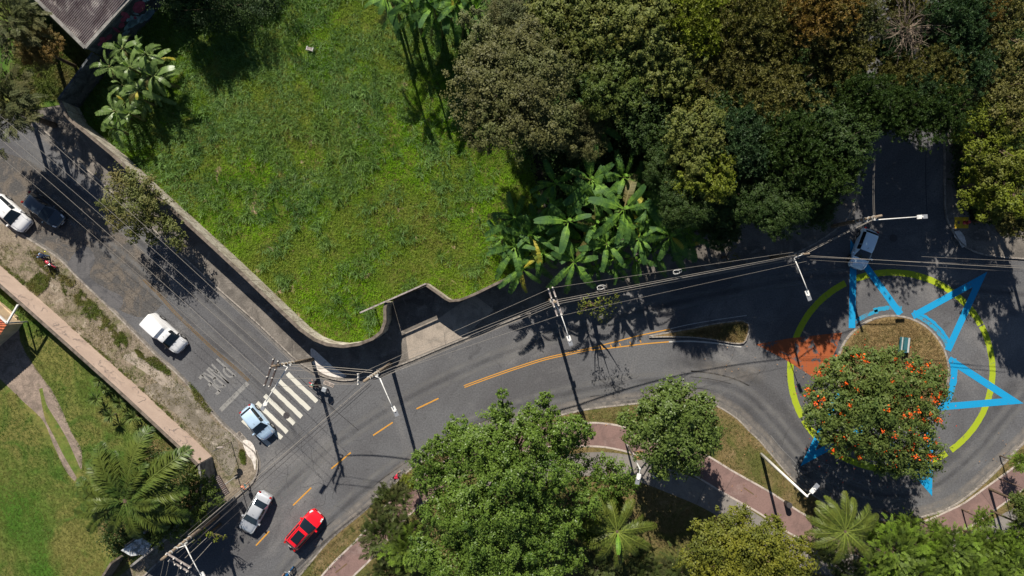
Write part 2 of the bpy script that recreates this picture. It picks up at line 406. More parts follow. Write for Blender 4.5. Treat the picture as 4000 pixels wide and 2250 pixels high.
# ---------------------------------------------------------------- foliage builders
def unit(n, rng):
    d = rng.normal(size=(n,3)); return d/np.linalg.norm(d, axis=1)[:,None]

def leaves(name, P, Nrm, ln, wd, rng, attr=None):
    """diamond leaves at P with normals Nrm"""
    n = len(P)
    t = unit(n, rng); t -= Nrm*np.sum(t*Nrm, 1)[:,None]; t /= np.linalg.norm(t, axis=1)[:,None]+1e-9
    s = np.cross(Nrm, t)
    l = (ln*rng.uniform(.6, 1.3, n))[:,None]; w = (wd*rng.uniform(.6, 1.3, n))[:,None]
    V = np.stack([P-t*l*.5, P+s*w*.5, P+t*l*.5, P-s*w*.5], 1).reshape(-1,3)
    F = np.arange(n*4).reshape(n,4)
    a = rng.uniform(0,1,n) if attr is None else attr
    return fast_mesh(name, V, F, np.repeat(a, 4))

def crown_pts(lobes, n, rng, sub=26, tight=.17, up=-.25, spread=1.0):
    """lobes (x,y,z,r,rz): leaf points in clumps near the lobe surfaces"""
    Ls = np.array(lobes, float); w = Ls[:,3]**2; w /= w.sum()
    P = []; N = []; A = []
    for L_, ww in zip(Ls, w):
        k = max(3, int(sub)); m = int(n*ww/k)+1
        d = unit(k*3, rng); d = d[d[:,2] > up][:k]; k = len(d)
        rr = np.where(rng.random(k) < .16, rng.uniform(1.05, 1.32, k), rng.uniform(.55, 1.06, k))[:,None]
        C = L_[:3] + d*rr*np.array([L_[3], L_[3], L_[4]])
        sz = L_[3]*tight*np.where(rr[:,0] > 1.06, rng.uniform(.4,.8,k), rng.uniform(.5, 1.65, k))
        for c, dd, s in zip(C, d, sz):
            q = unit(m, rng); rad = s*rng.uniform(.35, 1.35, m)[:,None]
            q[:,2] *= .75; sd = dd*.7+np.array([0,0,.6]); q += sd*np.sum(q*sd, 1)[:,None]*1.1; q *= .82
            P.append(c + q*rad*1.3); nn = q*.5 + dd*.35 + np.array([0,0,.55]) + rng.normal(size=(m,3))*.38
            N.append(nn/np.linalg.norm(nn, axis=1)[:,None]); A.append(np.clip(rng.uniform(0,1)*.45+rng.uniform(0,1,m)*.6, 0, 1))
    return np.concatenate(P), np.concatenate(N), np.concatenate(A)

def dome_lobes(rng, r=4.0, n=16, lr=1.5, zs=.8):
    out = [(0,0,r*.15,r*.55,r*.5)]
    for i in range(n):
        a = i*2.4+rng.uniform(-.3,.3); q = math.sqrt((i+.5)/n)*(r-lr*.75)
        z = math.sqrt(max(0, 1-(q/r)**2))*r*zs*.7+rng.uniform(-.5,.4)
        s = lr*rng.uniform(.7, 1.25)
        out.append((q*math.cos(a)*rng.uniform(.9,1.1), q*math.sin(a)*rng.uniform(.9,1.1), z, s, s*.85))
    return out

def limb_mesh(name, lobes, base_z, rng, r0=.28, every=1):
    mb = MB(); top = (0,0,-.6)
    mb.tube([(0,0,base_z), (.1,.05,base_z*.55), top], [r0*1.25, r0, r0*.8], 9)
    for l in lobes[1::every]:
        e = np.array(l[:3]); mid = np.array([e[0]*.45, e[1]*.45, -.2+e[2]*.25])
        mb.tube([top, mid, e*np.array([.9,.9,.9])], [r0*.55, r0*.32, r0*.08], 6)
    return mb.mesh(name)

def make_proto(kind, seed):
    rng = np.random.default_rng(seed)
    if kind == 'broad':
        lb = dome_lobes(rng, 4, 17, 1.35); P, N, A = crown_pts(lb, 26000, rng, 24); me = leaves('crown', P, N, .23, .14, rng, A)
    elif kind == 'fine':
        lb = dome_lobes(rng, 4, 26, 1.05, .95); P, N, A = crown_pts(lb, 52000, rng, 28, .2); me = leaves('crown', P, N, .13, .09, rng, A)
    elif kind == 'tuft':      # star-like leaf tufts
        lb = dome_lobes(rng, 4, 18, 1.25); C, _, A = crown_pts(lb, 1500, rng, 24, .3)
        n = len(C); k = 13; c = np.repeat(C, k, 0); d = unit(n*k, rng); d[:,2] = np.abs(d[:,2])*.7+.05; d /= np.linalg.norm(d, axis=1)[:,None]
        s = np.cross(d, unit(n*k, rng)); s /= np.linalg.norm(s, axis=1)[:,None]
        l = rng.uniform(.22,.38,(n*k,1)); w = .045
        V = np.stack([c, c+d*l*.5+s*w, c+d*l, c+d*l*.5-s*w], 1).reshape(-1,3)
        me = fast_mesh('crown', V, np.arange(n*k*4).reshape(-1,4), np.repeat(np.clip(np.repeat(A,k)*.6+rng.uniform(0,.5,n*k),0,1), 4))
    elif kind == 'feather':   # long sprays carrying two rows of leaflets
        lb = dome_lobes(rng, 4, 12, 1.3, .8); C, Nn, A = crown_pts(lb, 430, rng, 9, .45, -.1)
        n = len(C); out = C*np.array([1,1,.25]); out /= np.linalg.norm(out, axis=1)[:,None]+1e-6
        ax = out*.9+unit(n, rng)*.65+np.array([0,0,.25]); ax /= np.linalg.norm(ax, axis=1)[:,None]
        Vs = []; As = []
        k = 22
        for j in range(k):
            t = j/k; Ln = 1.05
            p = C+ax*(t*Ln)+np.array([0,0,-.32])*t*t
            side = np.cross(ax, np.array([0,0,1.])); side /= np.linalg.norm(side, axis=1)[:,None]+1e-6
            for sg in (-1,1):
                d = side*sg+ax*.55+rng.normal(size=(n,3))*.18; l = (.30*(1-t*.55)*rng.uniform(.8,1.2,n))[:,None]
                w = ax*.045
                Vs.append(np.stack([p, p+d*l*.5+w, p+d*l, p+d*l*.5-w], 1)); As.append(np.clip(A*.6+t*.45, 0, 1))
        V = np.concatenate(Vs).reshape(-1,3); me = fast_mesh('crown', V, np.arange(len(V)).reshape(-1,4), np.repeat(np.concatenate(As), 4))
    elif kind == 'tufted_pads':   # leaf pads with gaps, right-hand wood
        lb = [(math.cos(a)*q, math.sin(a)*q, .9+rng.uniform(-.7,.9), s, s*.5) for a, q, s in
              [(rng.uniform(0,6.28), 4*math.sqrt(rng.uniform(0,1)), rng.uniform(.45,.8)) for _ in range(44)]]
        lb = [(0,0,.2,1,.8)]+lb; P, N, A = crown_pts(lb, 15000, rng, 12, .3); me = leaves('crown', P, N, .2, .13, rng, A)
    elif kind == 'twigs':
        mb = MB(); lb = [(0,0,0,1,1)]
        for i in range(75):
            d = unit(1, rng)[0]; d[2] = abs(d[2])*.6; e = d*rng.uniform(2,4); m1 = e*.5+rng.normal(size=3)*.25
            mb.tube([e*.1, m1, e], [.04,.028,.012], 4, False)
            for j in range(6):
                q = m1+(e-m1)*rng.uniform(0,1); mb.tube([q, q+(d+rng.normal(size=3)*.6)*rng.uniform(.4,1)], [.018,.006], 3, False)
        me = mb.mesh('crown'); a = me.attributes.new('rnd','FLOAT','POINT')
    tr = limb_mesh('trunk', lb if kind != 'tufted_pads' else lb[:18], -6.0, rng)
    return me, tr

PROTO = {}
def proto(kind, seed):
    if (kind, seed) not in PROTO: PROTO[(kind, seed)] = make_proto(kind, seed)
    return PROTO[(kind, seed)]

def with_mat(o, m):
    if not o.data.materials: o.data.materials.append(m)
    o.material_slots[0].link = 'OBJECT'; o.material_slots[0].material = m

def tree(u, v, rpx, h, kind, leafm, label, group=None, seed=1, name='tree', cat='tree', flat=1.0):
    """crown seen at photo (u,v) with radius rpx; h = crown top height"""
    hc = h*.7
    c = W(u, v, hc); r = rpx*SC*(CH-hc)/CH
    s = r/4.0
    sz = (h-hc)/3.6*flat if kind != 'x' else s
    root = empty(name, (c.x, c.y, 0.1), random.uniform(0, 6.28))
    me, tr = proto(kind, seed)
    cr = link('crown', me, root); cr.location = (0,0,hc); cr.scale = (s, s, max(.6*s, min(sz, 1.3*s))); with_mat(cr, leafm)
    shift = 0
    if 34.2 < c.x < 43.8 and c.y > 3: shift = (33.6 if c.x < 39.5 else 44.6)-c.x    # trunks stand on the pavements and lean over the side street
    t = link('trunk', tr, root); t.location = (0,0,hc)
    if shift:
        root.rotation_euler = (0,0,0); t.rotation_euler = (0, -math.atan2(shift, hc), 0)
    t.scale = (s, s, hc/6.0); with_mat(t, M['bark'] if kind != 'twigs' else M['twig'])
    tag(root, label, cat, group); return root

def lobed_tree(lobes_px, label, leafm, leaf=(.2,.13), dens=260, group=None, name='tree', sub=20, h0=4, tight=.2, seed=5, cat='tree'):
    """one tree whose lobes were read off the photo: (u, v, r, height of lobe)"""
    rng = np.random.default_rng(seed)
    cu = np.mean([l[0] for l in lobes_px]); cv = np.mean([l[1] for l in lobes_px]); hm = float(np.mean([l[3] for l in lobes_px])); base = W(cu, cv, hm*.8); base.z = .1; tk = min(1, hm/9)
    lb = []
    for u, v, r, h in lobes_px:
        p = W(u, v, h) - base; rr = r*SC*(CH-h)/CH
        lb.append((p.x, p.y, p.z, rr, rr*.9))
    area = sum(l[3]**2 for l in lb)
    P, N, A = crown_pts(lb, int(dens*area), rng, sub, tight, -.35)
    root = empty(name, base)
    link('crown', leaves('crown', P, N, leaf[0], leaf[1], rng, A), root, leafm)
    mb = MB(); top = (0,0,h0)
    mb.tube([(0,0,0), (.1,.1,h0*.5), top], [.42*tk,.34*tk,.28*tk], 10)
    for l in lb:
        e = np.array(l[:3]); mid = np.array([e[0]*.5, e[1]*.5, h0+(e[2]-h0)*.35])
        mb.tube([top, mid, e], [.16*tk,.1*tk,.03*tk], 6)
    mb.build('trunk', M['bark'], root)
    tag(root, label, cat, group); return root, lb

# bananas
def banana_leaf(seed, L_=2.9, Wd=.62, torn=.5, droop=.9, lift=.9):
    rng = np.random.default_rng(seed); n = 34; V = []; F = []; A = []
    def mid(t):
        x = L_*t*(1-.12*droop*t); z = lift*math.sin(min(1,t*1.3)*1.5)*.75 - droop*t*t*1.25
        return np.array([x, 0, z])
    tornN = np.cumsum(rng.random(n) < torn)
    for i in range(n):
        t0 = .14+.86*i/n; t1 = .14+.86*(i+1)/n
        for sg in (-1,1):
            gap = .004 if tornN[i] == tornN[max(0,i-1)] else .02+.035*rng.random()
            sag = .03+.07*rng.random()*(torn)+.06*torn*math.sin(tornN[i]*2.3+sg)
            prof = lambda t: Wd*.5*(math.sin(math.pi*min(1,max(0,(t-.12)/.88))**.80)**.27 if t < .995 else .12)
            w0, w1 = prof(t0)+.01, prof(min(t1,.99))+.01
            jit = 1-.22*torn*rng.random()
            m0, m1 = mid(t0), mid(t1); dt = gap*.5 if torn > .25 else 0.0
            a = m0+[dt*.2,0,0]; b = m1-[dt*.2,0,0]
            sweep = .16*Wd
            c = m1+np.array([sweep-dt, sg*w1*jit, -sag*w1*2]); d = m0+np.array([sweep+dt, sg*w0*jit, -sag*w0*2])
            bi = len(V); V += [a, b, c, d]; F.append([bi, bi+1, bi+2, bi+3] if sg < 0 else [bi+3, bi+2, bi+1, bi])
            aa = rng.uniform(.1,.75); A += [min(1, aa+.2)]*2+[aa]*2
    # midrib
    pts = [mid(t) for t in np.linspace(0, 1, 12)]
    for i in range(11):
        w0 = .045*(1-i/12)+.012; w1 = .045*(1-(i+1)/12)+.012; bi = len(V); p, q = pts[i]+[0,0,.012], pts[i+1]+[0,0,.012]
        V += [p+[0,-w0,0], q+[0,-w1,0], q+[0,w1,0], p+[0,w0,0]]; F.append([bi,bi+1,bi+2,bi+3]); A += [2.2]*4
    return fast_mesh('leaf', np.array(V, float), np.array(F), np.array(A))
BAN = [banana_leaf(40+i, L_=[3.5,3.9,3.2,3.7,2.8,4.0,3.5,2.3][i], Wd=[.82,.78,.84,.76,.76,.80,.74,.66][i], torn=[.25,.85,.5,.95,.35,.7,1.0,.6][i], droop=[.4,.7,.5,.9,.3,.8,1.5,.6][i]) for i in range(8)]
BANTOP = banana_leaf(60, 1.3, .34, 0, .05, 1.2)
STEM = None
def banana(u, v, label, h=4.2, s=1.0, n=9, leafm=None, group='banana plants', seed=0, name='banana_plant', wide=1.0):
    global STEM
    rr = random.Random(seed*31+7)
    c = W(u, v, h); root = empty(name, (c.x, c.y, .1), rr.uniform(0, 6.28))
    if STEM is None:
        mb = MB(); mb.tube([(0,0,0),(.02,.02,.5),(0,0,1)], [.17,.13,.08], 9); STEM = mb.mesh('stem'); STEM.materials.append(M['stem'])
    st = link('stem', STEM, root); st.scale = (1,1,h-.3)
    for k in range(n):
        a = k*2.399+rr.uniform(-.25,.25); i = rr.randrange(8)
        lf = link('leaf', BAN[i], root); lf.location = (.08*math.cos(a), .08*math.sin(a), h-.35-.05*k*.5)
        sc = s*rr.uniform(.68, 1.16)*(1.0 if k > 2 else .85)
        lf.rotation_euler = (rr.uniform(-.5,.5), -.38+.075*k+rr.uniform(-.2,.2), a+rr.uniform(-.5,.5)); lf.scale = (sc, sc*wide, sc)
        with_mat(lf, L['dead'] if (k == n-1 and rr.random() < .4) else L['yellow'] if rr.random() < .035 else (leafm or L['banana']))
    lf = link('leaf', BANTOP, root); lf.location = (0,0,h-.4); lf.rotation_euler = (0,-.9,rr.uniform(0,6)); with_mat(lf, leafm or L['banana'])
    return tag(root, label, 'banana plant', group)

# palms
def frond_mesh(seed, L_=3.0, lf=.55, pairs=58, plume=.3, droop=1.0, w=.03):
    rng = np.random.default_rng(seed); V = []; F = []; A = []
    def mid(t): return np.array([L_*t*(1-.18*droop*t*t), .08*L_*t*t*math.sin(seed), L_*(.42*t - .62*droop*t*t)])
    for i in range(pairs):
        t = .1+.9*i/pairs; p = mid(t); tg = mid(min(1,t+.02))-mid(t-.02); tg /= np.linalg.norm(tg)
        for sg in (-1,1):
            for rep in range(2 if plume > .5 else 1):
                l = lf*(math.sin(math.pi*min(1,t*.86+.12))**.6)*rng.uniform(.8,1.15)
                d = np.array([.0, sg, 0.])+tg*.75+np.array([0,0,rng.uniform(-plume,plume)])+rng.normal(size=3)*.10; d /= np.linalg.norm(d)
                e = p+d*l+np.array([0,0,-.35*l]); m_ = p+d*l*.55+np.array([0,0,-.03]); s_ = tg*w
                b = len(V); V += [p-s_*.4, m_-s_, e, m_+s_]; F.append([b,b+1,b+2,b+3]); A += [rng.uniform(.1,.9)]*4
    pts = [mid(t) for t in np.linspace(0,1,14)]
    for i in range(13):
        q0 = .05*(1-i/14)+.008; q1 = .05*(1-(i+1)/14)+.008; b = len(V); p, q = pts[i]+[0,0,.02], pts[i+1]+[0,0,.02]
        V += [p+[0,-q0,0], q+[0,-q1,0], q+[0,q1,0], p+[0,q0,0]]; F.append([b,b+1,b+2,b+3]); A += [1.0]*4
    return fast_mesh('frond', np.array(V,float), np.array(F), np.array(A))
FR = [frond_mesh(80+i, 4.2, .62, 100, .35, [.8,1.25,1.0][i], .035) for i in range(3)]
FRP = [frond_mesh(90+i, 6.4, 1.15, 130, .8, .75, .055) for i in range(3)]
def palm(u, v, label, h, fronds, leafm, meshes, group=None, tr=.16, name='palm_tree'):
    """fronds: list of (angle deg, scale, tilt)"""
    c = W(u, v, h); root = empty(name, (c.x, c.y, .1))
    mb = MB(); mb.tube([(0,0,0),(.05,0,h*.5),(0,0,h)], [tr*1.3, tr, tr*.8], 10); mb.build('trunk', M['bark'], root)
    for i, (a, s, ti) in enumerate(fronds):
        f = link('frond', meshes[i % len(meshes)], root); f.location = (0,0,h-.1); f.rotation_euler = (random.uniform(-.25,.25), ti, R(a)); f.scale = (s,s,s); with_mat(f, leafm)
    return tag(root, label, 'palm', group)

# blades
def blades(name, poly, n, ln, wd, mat, rng, z=.13, per=5, mask=None, lean=.9, flare=1.0, kind='stuff', label=None, cat=None, tilt_f=0.0):
    P0 = np.array(poly); lo, hi = P0.min(0), P0.max(0)
    p = rng.uniform(lo, hi, (int(n*1.0), 2)); p = p[inside(p, poly)]
    if mask is not None: p = p[mask(p)]
    m = len(p); X = (p[:,0]-2000)*SC; Y = -(p[:,1]-1125)*SC
    s = rng.uniform(.6,1.3,m)
    B = np.stack([X,Y,np.full(m,z)],1); B = np.repeat(B, per, 0); k = len(B); s = np.repeat(s, per); ra = np.repeat(np.clip((vnoise(61,70.0)(p)*.5+vnoise(62,22.0)(p)*.5-.5)*3.4+.5+tilt_f*((p[:,1]-650)/500-np.clip((900-p[:,0])/700,0,1)),0,1)*.75+rng.uniform(0,1,m)*.25, per)
    B[:,:2] += rng.normal(size=(k,2))*.03*flare
    a = rng.uniform(0,2*np.pi,k); tilt = rng.uniform(.25,1.0,k)*lean
    d = np.stack([np.cos(a)*np.sin(tilt), np.sin(a)*np.sin(tilt), np.cos(tilt)],1); l = (ln*s*rng.uniform(.6,1.2,k))[:,None]
    side = np.stack([-np.sin(a), np.cos(a), np.zeros(k)],1)*wd*.5
    md = B+d*l*.55; tip = B+d*l+np.stack([np.cos(a)*.25,np.sin(a)*.25,-.35*np.ones(k)],1)*l*lean*.5
    tip[:,2] = np.maximum(tip[:,2], z+.02)
    V = np.stack([B-side*.6, md-side, tip, md+side],1).reshape(-1,3)
    o = link(name, fast_mesh(name, V, np.arange(k*4).reshape(-1,4), np.repeat(np.clip(ra*.72+rng.uniform(0,.3,k),0,1),4)), None, mat)
    o['kind'] = kind
    if label: o['label'] = label
    if cat: o['category'] = cat
    return o

def vnoise(seed, cell):
    """smooth value noise over photo units"""
    g = np.random.default_rng(seed).uniform(0,1,(128,128))
    def f(p):
        q = p/cell; i = np.floor(q).astype(int); t = q-i; t = t*t*(3-2*t); i %= 127
        a = g[i[:,0],i[:,1]]; b = g[i[:,0]+1,i[:,1]]; c = g[i[:,0],i[:,1]+1]; d = g[i[:,0]+1,i[:,1]+1]
        return (a*(1-t[:,0])+b*t[:,0])*(1-t[:,1])+(c*(1-t[:,0])+d*t[:,0])*t[:,1]
    return lambda p: .6*f(p)+.4*f(p*2.3+37)

def understory(name, poly, n, mat, rng, h=2.2, ln=.3, label=None, mask=None):
    """low tangled undergrowth: leaf clumps over a patch of ground"""
    P0 = np.array(poly); lo, hi = P0.min(0), P0.max(0)
    p = rng.uniform(lo, hi, (n, 2)); p = p[inside(p, poly)]
    if mask is not None: p = p[mask(p)]
    C = np.stack([(p[:,0]-2000)*SC, -(p[:,1]-1125)*SC, np.full(len(p), .1)+h*rng.uniform(.05,1,len(p))*vnoise(51,45.0)(p)],1)
    k = 22; Q = np.repeat(C,k,0); Q += rng.normal(size=Q.shape)*np.array([.38,.38,.22]); Q[:,2] = np.maximum(Q[:,2], .16)
    N = rng.normal(size=Q.shape)*.6+np.array([0,0,1]); N /= np.linalg.norm(N,axis=1)[:,None]
    o = link(name, leaves(name, Q, N, ln, ln*.55, rng), None, mat); return tag(o, label, 'undergrowth', None, 'stuff')

# ---------------------------------------------------------------- setting: ground, roads, pavements
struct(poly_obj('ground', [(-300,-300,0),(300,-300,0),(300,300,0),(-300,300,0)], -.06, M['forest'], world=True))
struct(poly_obj('road', [(-900,-700),(4900,-700),(4900,2900),(-900,2900)], 0.0, M['asphalt']))
struct(poly_obj('worn_road_surface', spline([(-200,560),(60,610),(230,690),(420,850),(560,980),(660,1090),(640,1180),(560,1240),(450,1200),(360,1110),(250,1010),(100,930),(-200,800)], 30, True), .004, M['asphalt_old']))
struct(poly_obj('road_patch', spline([(262,1040),(330,960),(372,1010),(350,1080),(420,1130),(478,1160),(470,1205),(410,1190),(330,1125)], 20, True), .008, M['asphalt_patch']))
KH = .14
# kerb lines (photo units on the ground)
K_SW = spline([(-400,640),(-60,830),(60,905),(150,960),(232,1015),(300,1085),(420,1200),(520,1300),(610,1392),(700,1472),(790,1572),(850,1642),(905,1695),(955,1738),(992,1768),(1004,1800),(1000,1850),(985,1882),(940,1925),(880,1975),(800,2050),(700,2130),(600,2210),(480,2330),(300,2520)], 22)
K_N = spline([(-300,90),(-60,300),(120,460),(400,714),(600,895),(833,1107),(999,1254),(1155,1402),(1200,1433),(1245,1460),(1300,1478),(1345,1484),(1400,1477),(1470,1455),(1595,1410),(1700,1366),(1807,1322),(1950,1264),(2100,1212),(2300,1157),(2500,1114),(2800,1058),(3050,1005),(3160,962),(3250,905),(3310,850),(3345,760),(3360,600),(3362,300),(3362,-400)], 22)
K_NE = spline([(3694,-400),(3694,300),(3694,700),(3698,830),(3722,895),(3760,950),(3820,985),(3900,1000),(4000,1008),(4300,1025),(4700,1050)], 22)
K_S = spline([(900,2560),(1080,2360),(1181,2240),(1290,2111),(1414,2007),(1518,1914),(1611,1831),(1760,1745),(1880,1698),(2010,1661),(2197,1622),(2310,1599),(2445,1583),(2600,1568),(2725,1566),(2800,1588),(2880,1638),(2921,1681),(2965,1722),(3000,1764),(3078,1855),(3140,1912),(3207,1955),(3280,1995),(3362,2025),(3518,2037),(3621,2018),(3725,1980),(3828,1904),(3932,1805),(4000,1735),(4200,1540),(4500,1300)], 22)
struct(poly_obj('verge_pavement', K_SW+[(-400,2700)], .12, M['dirt'], .12))
struct(poly_obj('north_pavement', K_N+[(3362,-600),(-600,-600)], .12, M['sidewalk'], .12))
struct(poly_obj('east_pavement', K_NE+[(4800,-500),(3694,-500)], .12, M['sidewalk'], .12))
struct(poly_obj('park_ground', K_S+[(4700,1400),(4700,2700),(900,2700)], .12, M['park'], .12))
for nm, k, sg in (('kerb', K_SW, -1), ('kerb', K_N, -1), ('kerb', K_NE, 1), ('kerb', K_S, 1)):
    mb = MB(); ribbon(mb, offset(k, 2.0 if nm=='kerb' and (k is K_N or k is K_NE) else -2.0), 5.5, KH+.002, KH); struct(mb.build(nm, M['kerb']))
mb = MB(); ribbon(mb, offset(K_S, -13), 17, .004); struct(mb.build('gutter', M['gutter']))
mb = MB(); ribbon(mb, offset(K_SW, -9), 11, .0062); struct(mb.build('gutter', M['gutter']))
mb = MB(); ribbon(mb, offset(K_N[:-20], 10), 12, .0035); struct(mb.build('gutter', M['gutter']))
struct(poly_obj('driveway_apron', [(1583,1300),(1717,1240),(1850,1150),(1930,1210),(1807,1318),(1597,1404)], .124, M['apron']))
struct(poly_obj('white_washed_corner', spline([(948,1722),(975,1722),(996,1752),(1000,1800),(996,1838),(985,1800),(962,1770)], 12, True), .126, M['white_wash']))
struct(poly_obj('pale_pavement_patch', spline([(1215,1360),(1260,1395),(1310,1440),(1355,1468),(1345,1476),(1290,1470),(1250,1452),(1222,1420)], 14, True), .126, M['white_wash']))
struct(poly_obj('pale_pavement_patch', spline([(3725,905),(3748,900),(3768,925),(3775,960),(3758,968),(3744,940),(3728,925)], 12, True), .126, M['white_wash']))
struct(poly_obj('bare_concrete_patch', spline([(480,1395),(540,1375),(620,1430),(690,1500),(640,1510),(560,1450)], 14, True), .125, M['apron']))
struct(poly_obj('pavement_slab', spline([(560,1520),(700,1500),(840,1650),(930,1730),(900,1860),(850,1800),(800,1740),(690,1620)], 20, True), .1245, ground_mat('dusty_slab', (.20,.175,.145), [((.13,.115,.09), .5, .44, .6, 8, 1.2), ((.28,.25,.21), .9, .56, .68, 8, 1)], (8,.3), .5, .95)))
# side street is plain asphalt; long dark seam
mb = MB()
for p in ([(3618,560),(3616,700),(3622,850)], [(1165,1470),(1260,1560),(1400,1680)]): ribbon(mb, spline(p, 20), 2.2, .004)
for _ in range(26):
    a = np.array(random.choice([(620,1150),(760,1330),(1000,1400),(1300,1900),(1250,1960),(2400,1500),(2880,1480),(3050,1700),(1100,1900),(700,1200)]), float)+np.random.default_rng(_).normal(size=2)*45
    q = random.uniform(0,6.28); pts = [tuple(a)]
    for k in range(9): q += random.uniform(-.6,.6); a = a+np.array([math.cos(q),math.sin(q)])*random.uniform(7,16); pts.append(tuple(a))
    ribbon(mb, pts, .9, .0042)
struct(mb.build('road_cracks', M['crack']))
# lot, lawn, wood floor
LOT = [(312,425),(345,492),(502,621),(640,750),(860,950),(1000,1080),(1083,1160),(1155,1228),(1210,1280),(1262,1317),(1310,1336),(1370,1343),(1430,1334),(1480,1314),(1512,1288),(1526,1250),(1525,1205),(1530,1178),(1675,1110),(1735,1152),(1765,1172),(1800,1170),(1860,1148),(1960,1100),(2080,1052),(2200,1000),(2050,600),(1950,300),(1900,-2500),(-200,-2500),(440,240)]
struct(poly_obj('grass_lot', LOT, .14, M['lot']))
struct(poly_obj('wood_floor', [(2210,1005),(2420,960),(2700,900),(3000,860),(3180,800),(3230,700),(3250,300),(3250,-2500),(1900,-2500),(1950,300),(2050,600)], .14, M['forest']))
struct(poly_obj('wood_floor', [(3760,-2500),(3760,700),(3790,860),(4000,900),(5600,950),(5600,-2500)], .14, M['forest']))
LAWN = [(-400,690),(0,1040),(171,1190),(523,1505),(771,1735),(826,1790),(838,1870),(800,1955),(700,2065),(560,2175),(485,2235),(380,2330),(200,2600),(-400,2600)]
struct(poly_obj('lawn', LAWN, .14, M['lawn']))
struct(poly_obj('garden_soil', spline([(600,1720),(770,1760),(820,1830),(780,1950),(640,2060),(500,2200),(440,2250),(405,2250),(440,2160),(380,2080),(420,1960),(520,1880)], 24, True), .144, M['park']))
struct(poly_obj('stone_drive', [(-300,1300),(72,1262),(78,1330),(100,1378),(140,1440),(190,1508),(150,1520),(62,1540),(0,1480),(-300,1480)], .145, M['drive']))
for p in ([(62,1533),(140,1500),(165,1590),(178,1640),(215,1712),(252,1785),(300,1868),(292,1880),(255,1835),(212,1745),(165,1640)],
          [(165,1500),(190,1506),(232,1580),(280,1690),(317,1755),(318,1835),(300,1800),(255,1702),(205,1620),(180,1575)]):
    struct(poly_obj('wheel_strip', spline(p, 14, True), .147, M['drive']))
# park paths
BK = spline([(1180,2420),(1317,2250),(1430,2137),(1570,1975),(1700,1880),(1900,1765),(2100,1705),(2290,1697),(2400,1706),(2520,1738),(2700,1800),(2850,1886),(2990,1965),(3120,2050),(3260,2108),(3420,2125),(3600,2088),(3740,2030),(3800,1998),(3880,1940),(3980,1868),(4120,1760),(4300,1600),(4700,1250)], 24)
mb = MB(); ribbon(mb, BK, 92, .125); struct(mb.build('cycle_path', M['bike']))
mb = MB(); ribbon(mb, offset(BK, 46), 7, .135, .03); struct(mb.build('path_edging', M['edge']))
mb = MB(); ribbon(mb, offset(BK, -46), 7, .135, .03); struct(mb.build('path_edging', M['edge']))
WK = spline([(1900,1900),(2150,1835),(2330,1812),(2480,1830),(2640,1888),(2790,1955),(2950,2060),(3150,2180),(3400,2220),(3600,2190),(3760,2140),(3880,2080),(4100,1960)], 24)
mb = MB(); ribbon(mb, WK, 92, .124); struct(mb.build('footpath', M['walk']))
mb = MB()
for a, b in (((1310,2238),(1355,2202)),((2262,1690),(2300,1692)),((2420,1708),(2450,1716)),((2905,1905),(2945,1932)),((3815,2015),(3865,1980))): ribbon(mb, [a,b], 4.5, .130)
struct(mb.build('cycle_path_line', M['yellow_faded']))
struct(poly_obj('fallen_leaves', spline([(2480,1765),(2510,1762),(2515,1790),(2495,1798),(2478,1788)], 8, True), .132, M['leaf_pile']))
# roundabout island, splitter island
circ = [(3487+222*math.cos(a), 1452+222*math.sin(a)) for a in np.linspace(0, 2*math.pi, 73)[:-1]]
struct(poly_obj('roundabout_island', circ, .15, M['island'], .15))
mb = MB(); ribbon(mb, [(3487+219*math.cos(a), 1452+219*math.sin(a)) for a in np.linspace(0, 2*math.pi, 73)], 7, .17, .17); struct(mb.build('island_kerb', M['kerb']))
SPL = spline([(2537,1314),(2713,1281),(2791,1265),(2900,1252),(2922,1262),(2926,1290),(2914,1329),(2904,1340),(2869,1341),(2791,1328),(2713,1318),(2616,1315)], 14, True)
struct(poly_obj('splitter_island', SPL, .16, M['island'], .16))
mb = MB(); ribbon(mb, SPL+[SPL[0]], 5, .175, .17); struct(mb.build('island_kerb', M['kerb']))

# ---------------------------------------------------------------- road paint
Z = .0085
def stripe(mb, a, b, w, ragged=0): ribbon(mb, [(a[0]+(b[0]-a[0])*t, a[1]+(b[1]-a[1])*t) for t in np.linspace(0,1,12)], w, Z, jit=ragged)
for a, b in (((1122,1459),(1238,1569)),((1091,1488),(1209,1600)),((1064,1519),(1178,1629)),((1033,1544),(1149,1656)),((1003,1573),(1122,1689)),((974,1606),(1100,1711)),((948,1640),(1054,1740))):
    mb = MB(); stripe(mb, a, b, 17, .9); struct(mb.build('crosswalk_stripe', M['white_paint']))
mb = MB(); stripe(mb, (968,1496), (861,1603), 17, .6); struct(mb.build('stop_line', M['white_faded']))
for a, b in (((1627,1597),(1713,1556)),((1457,1701),(1534,1650)),((1294,1831),(1370,1768)),((1145,1974),(1216,1905)),((1000,2131),(1052,2075))):
    mb = MB(); stripe(mb, a, b, 5.4, .3); struct(mb.build('lane_dash', M['orange_line']))
mb = MB()
for off in (-3.6, 3.6):
    ribbon(mb, offset(spline([(1813,1510),(1900,1478),(2000,1443),(2129,1402),(2233,1379),(2310,1362)], 20), off), 3.5, Z)
ribbon(mb, spline([(2310,1358),(2404,1335),(2500,1310),(2595,1290),(2616,1286)], 20), 4, Z)
ribbon(mb, spline([(2310,1368),(2414,1356),(2520,1343),(2613,1335)], 20), 4.2, Z)
for t in (2350,2385,2420,2460,2500): ribbon(mb, [(t, 1352-(t-2350)*.16),(t+4,1362-(t-2350)*.16)], 4, Z)
struct(mb.build('centre_line', M['orange_line']))
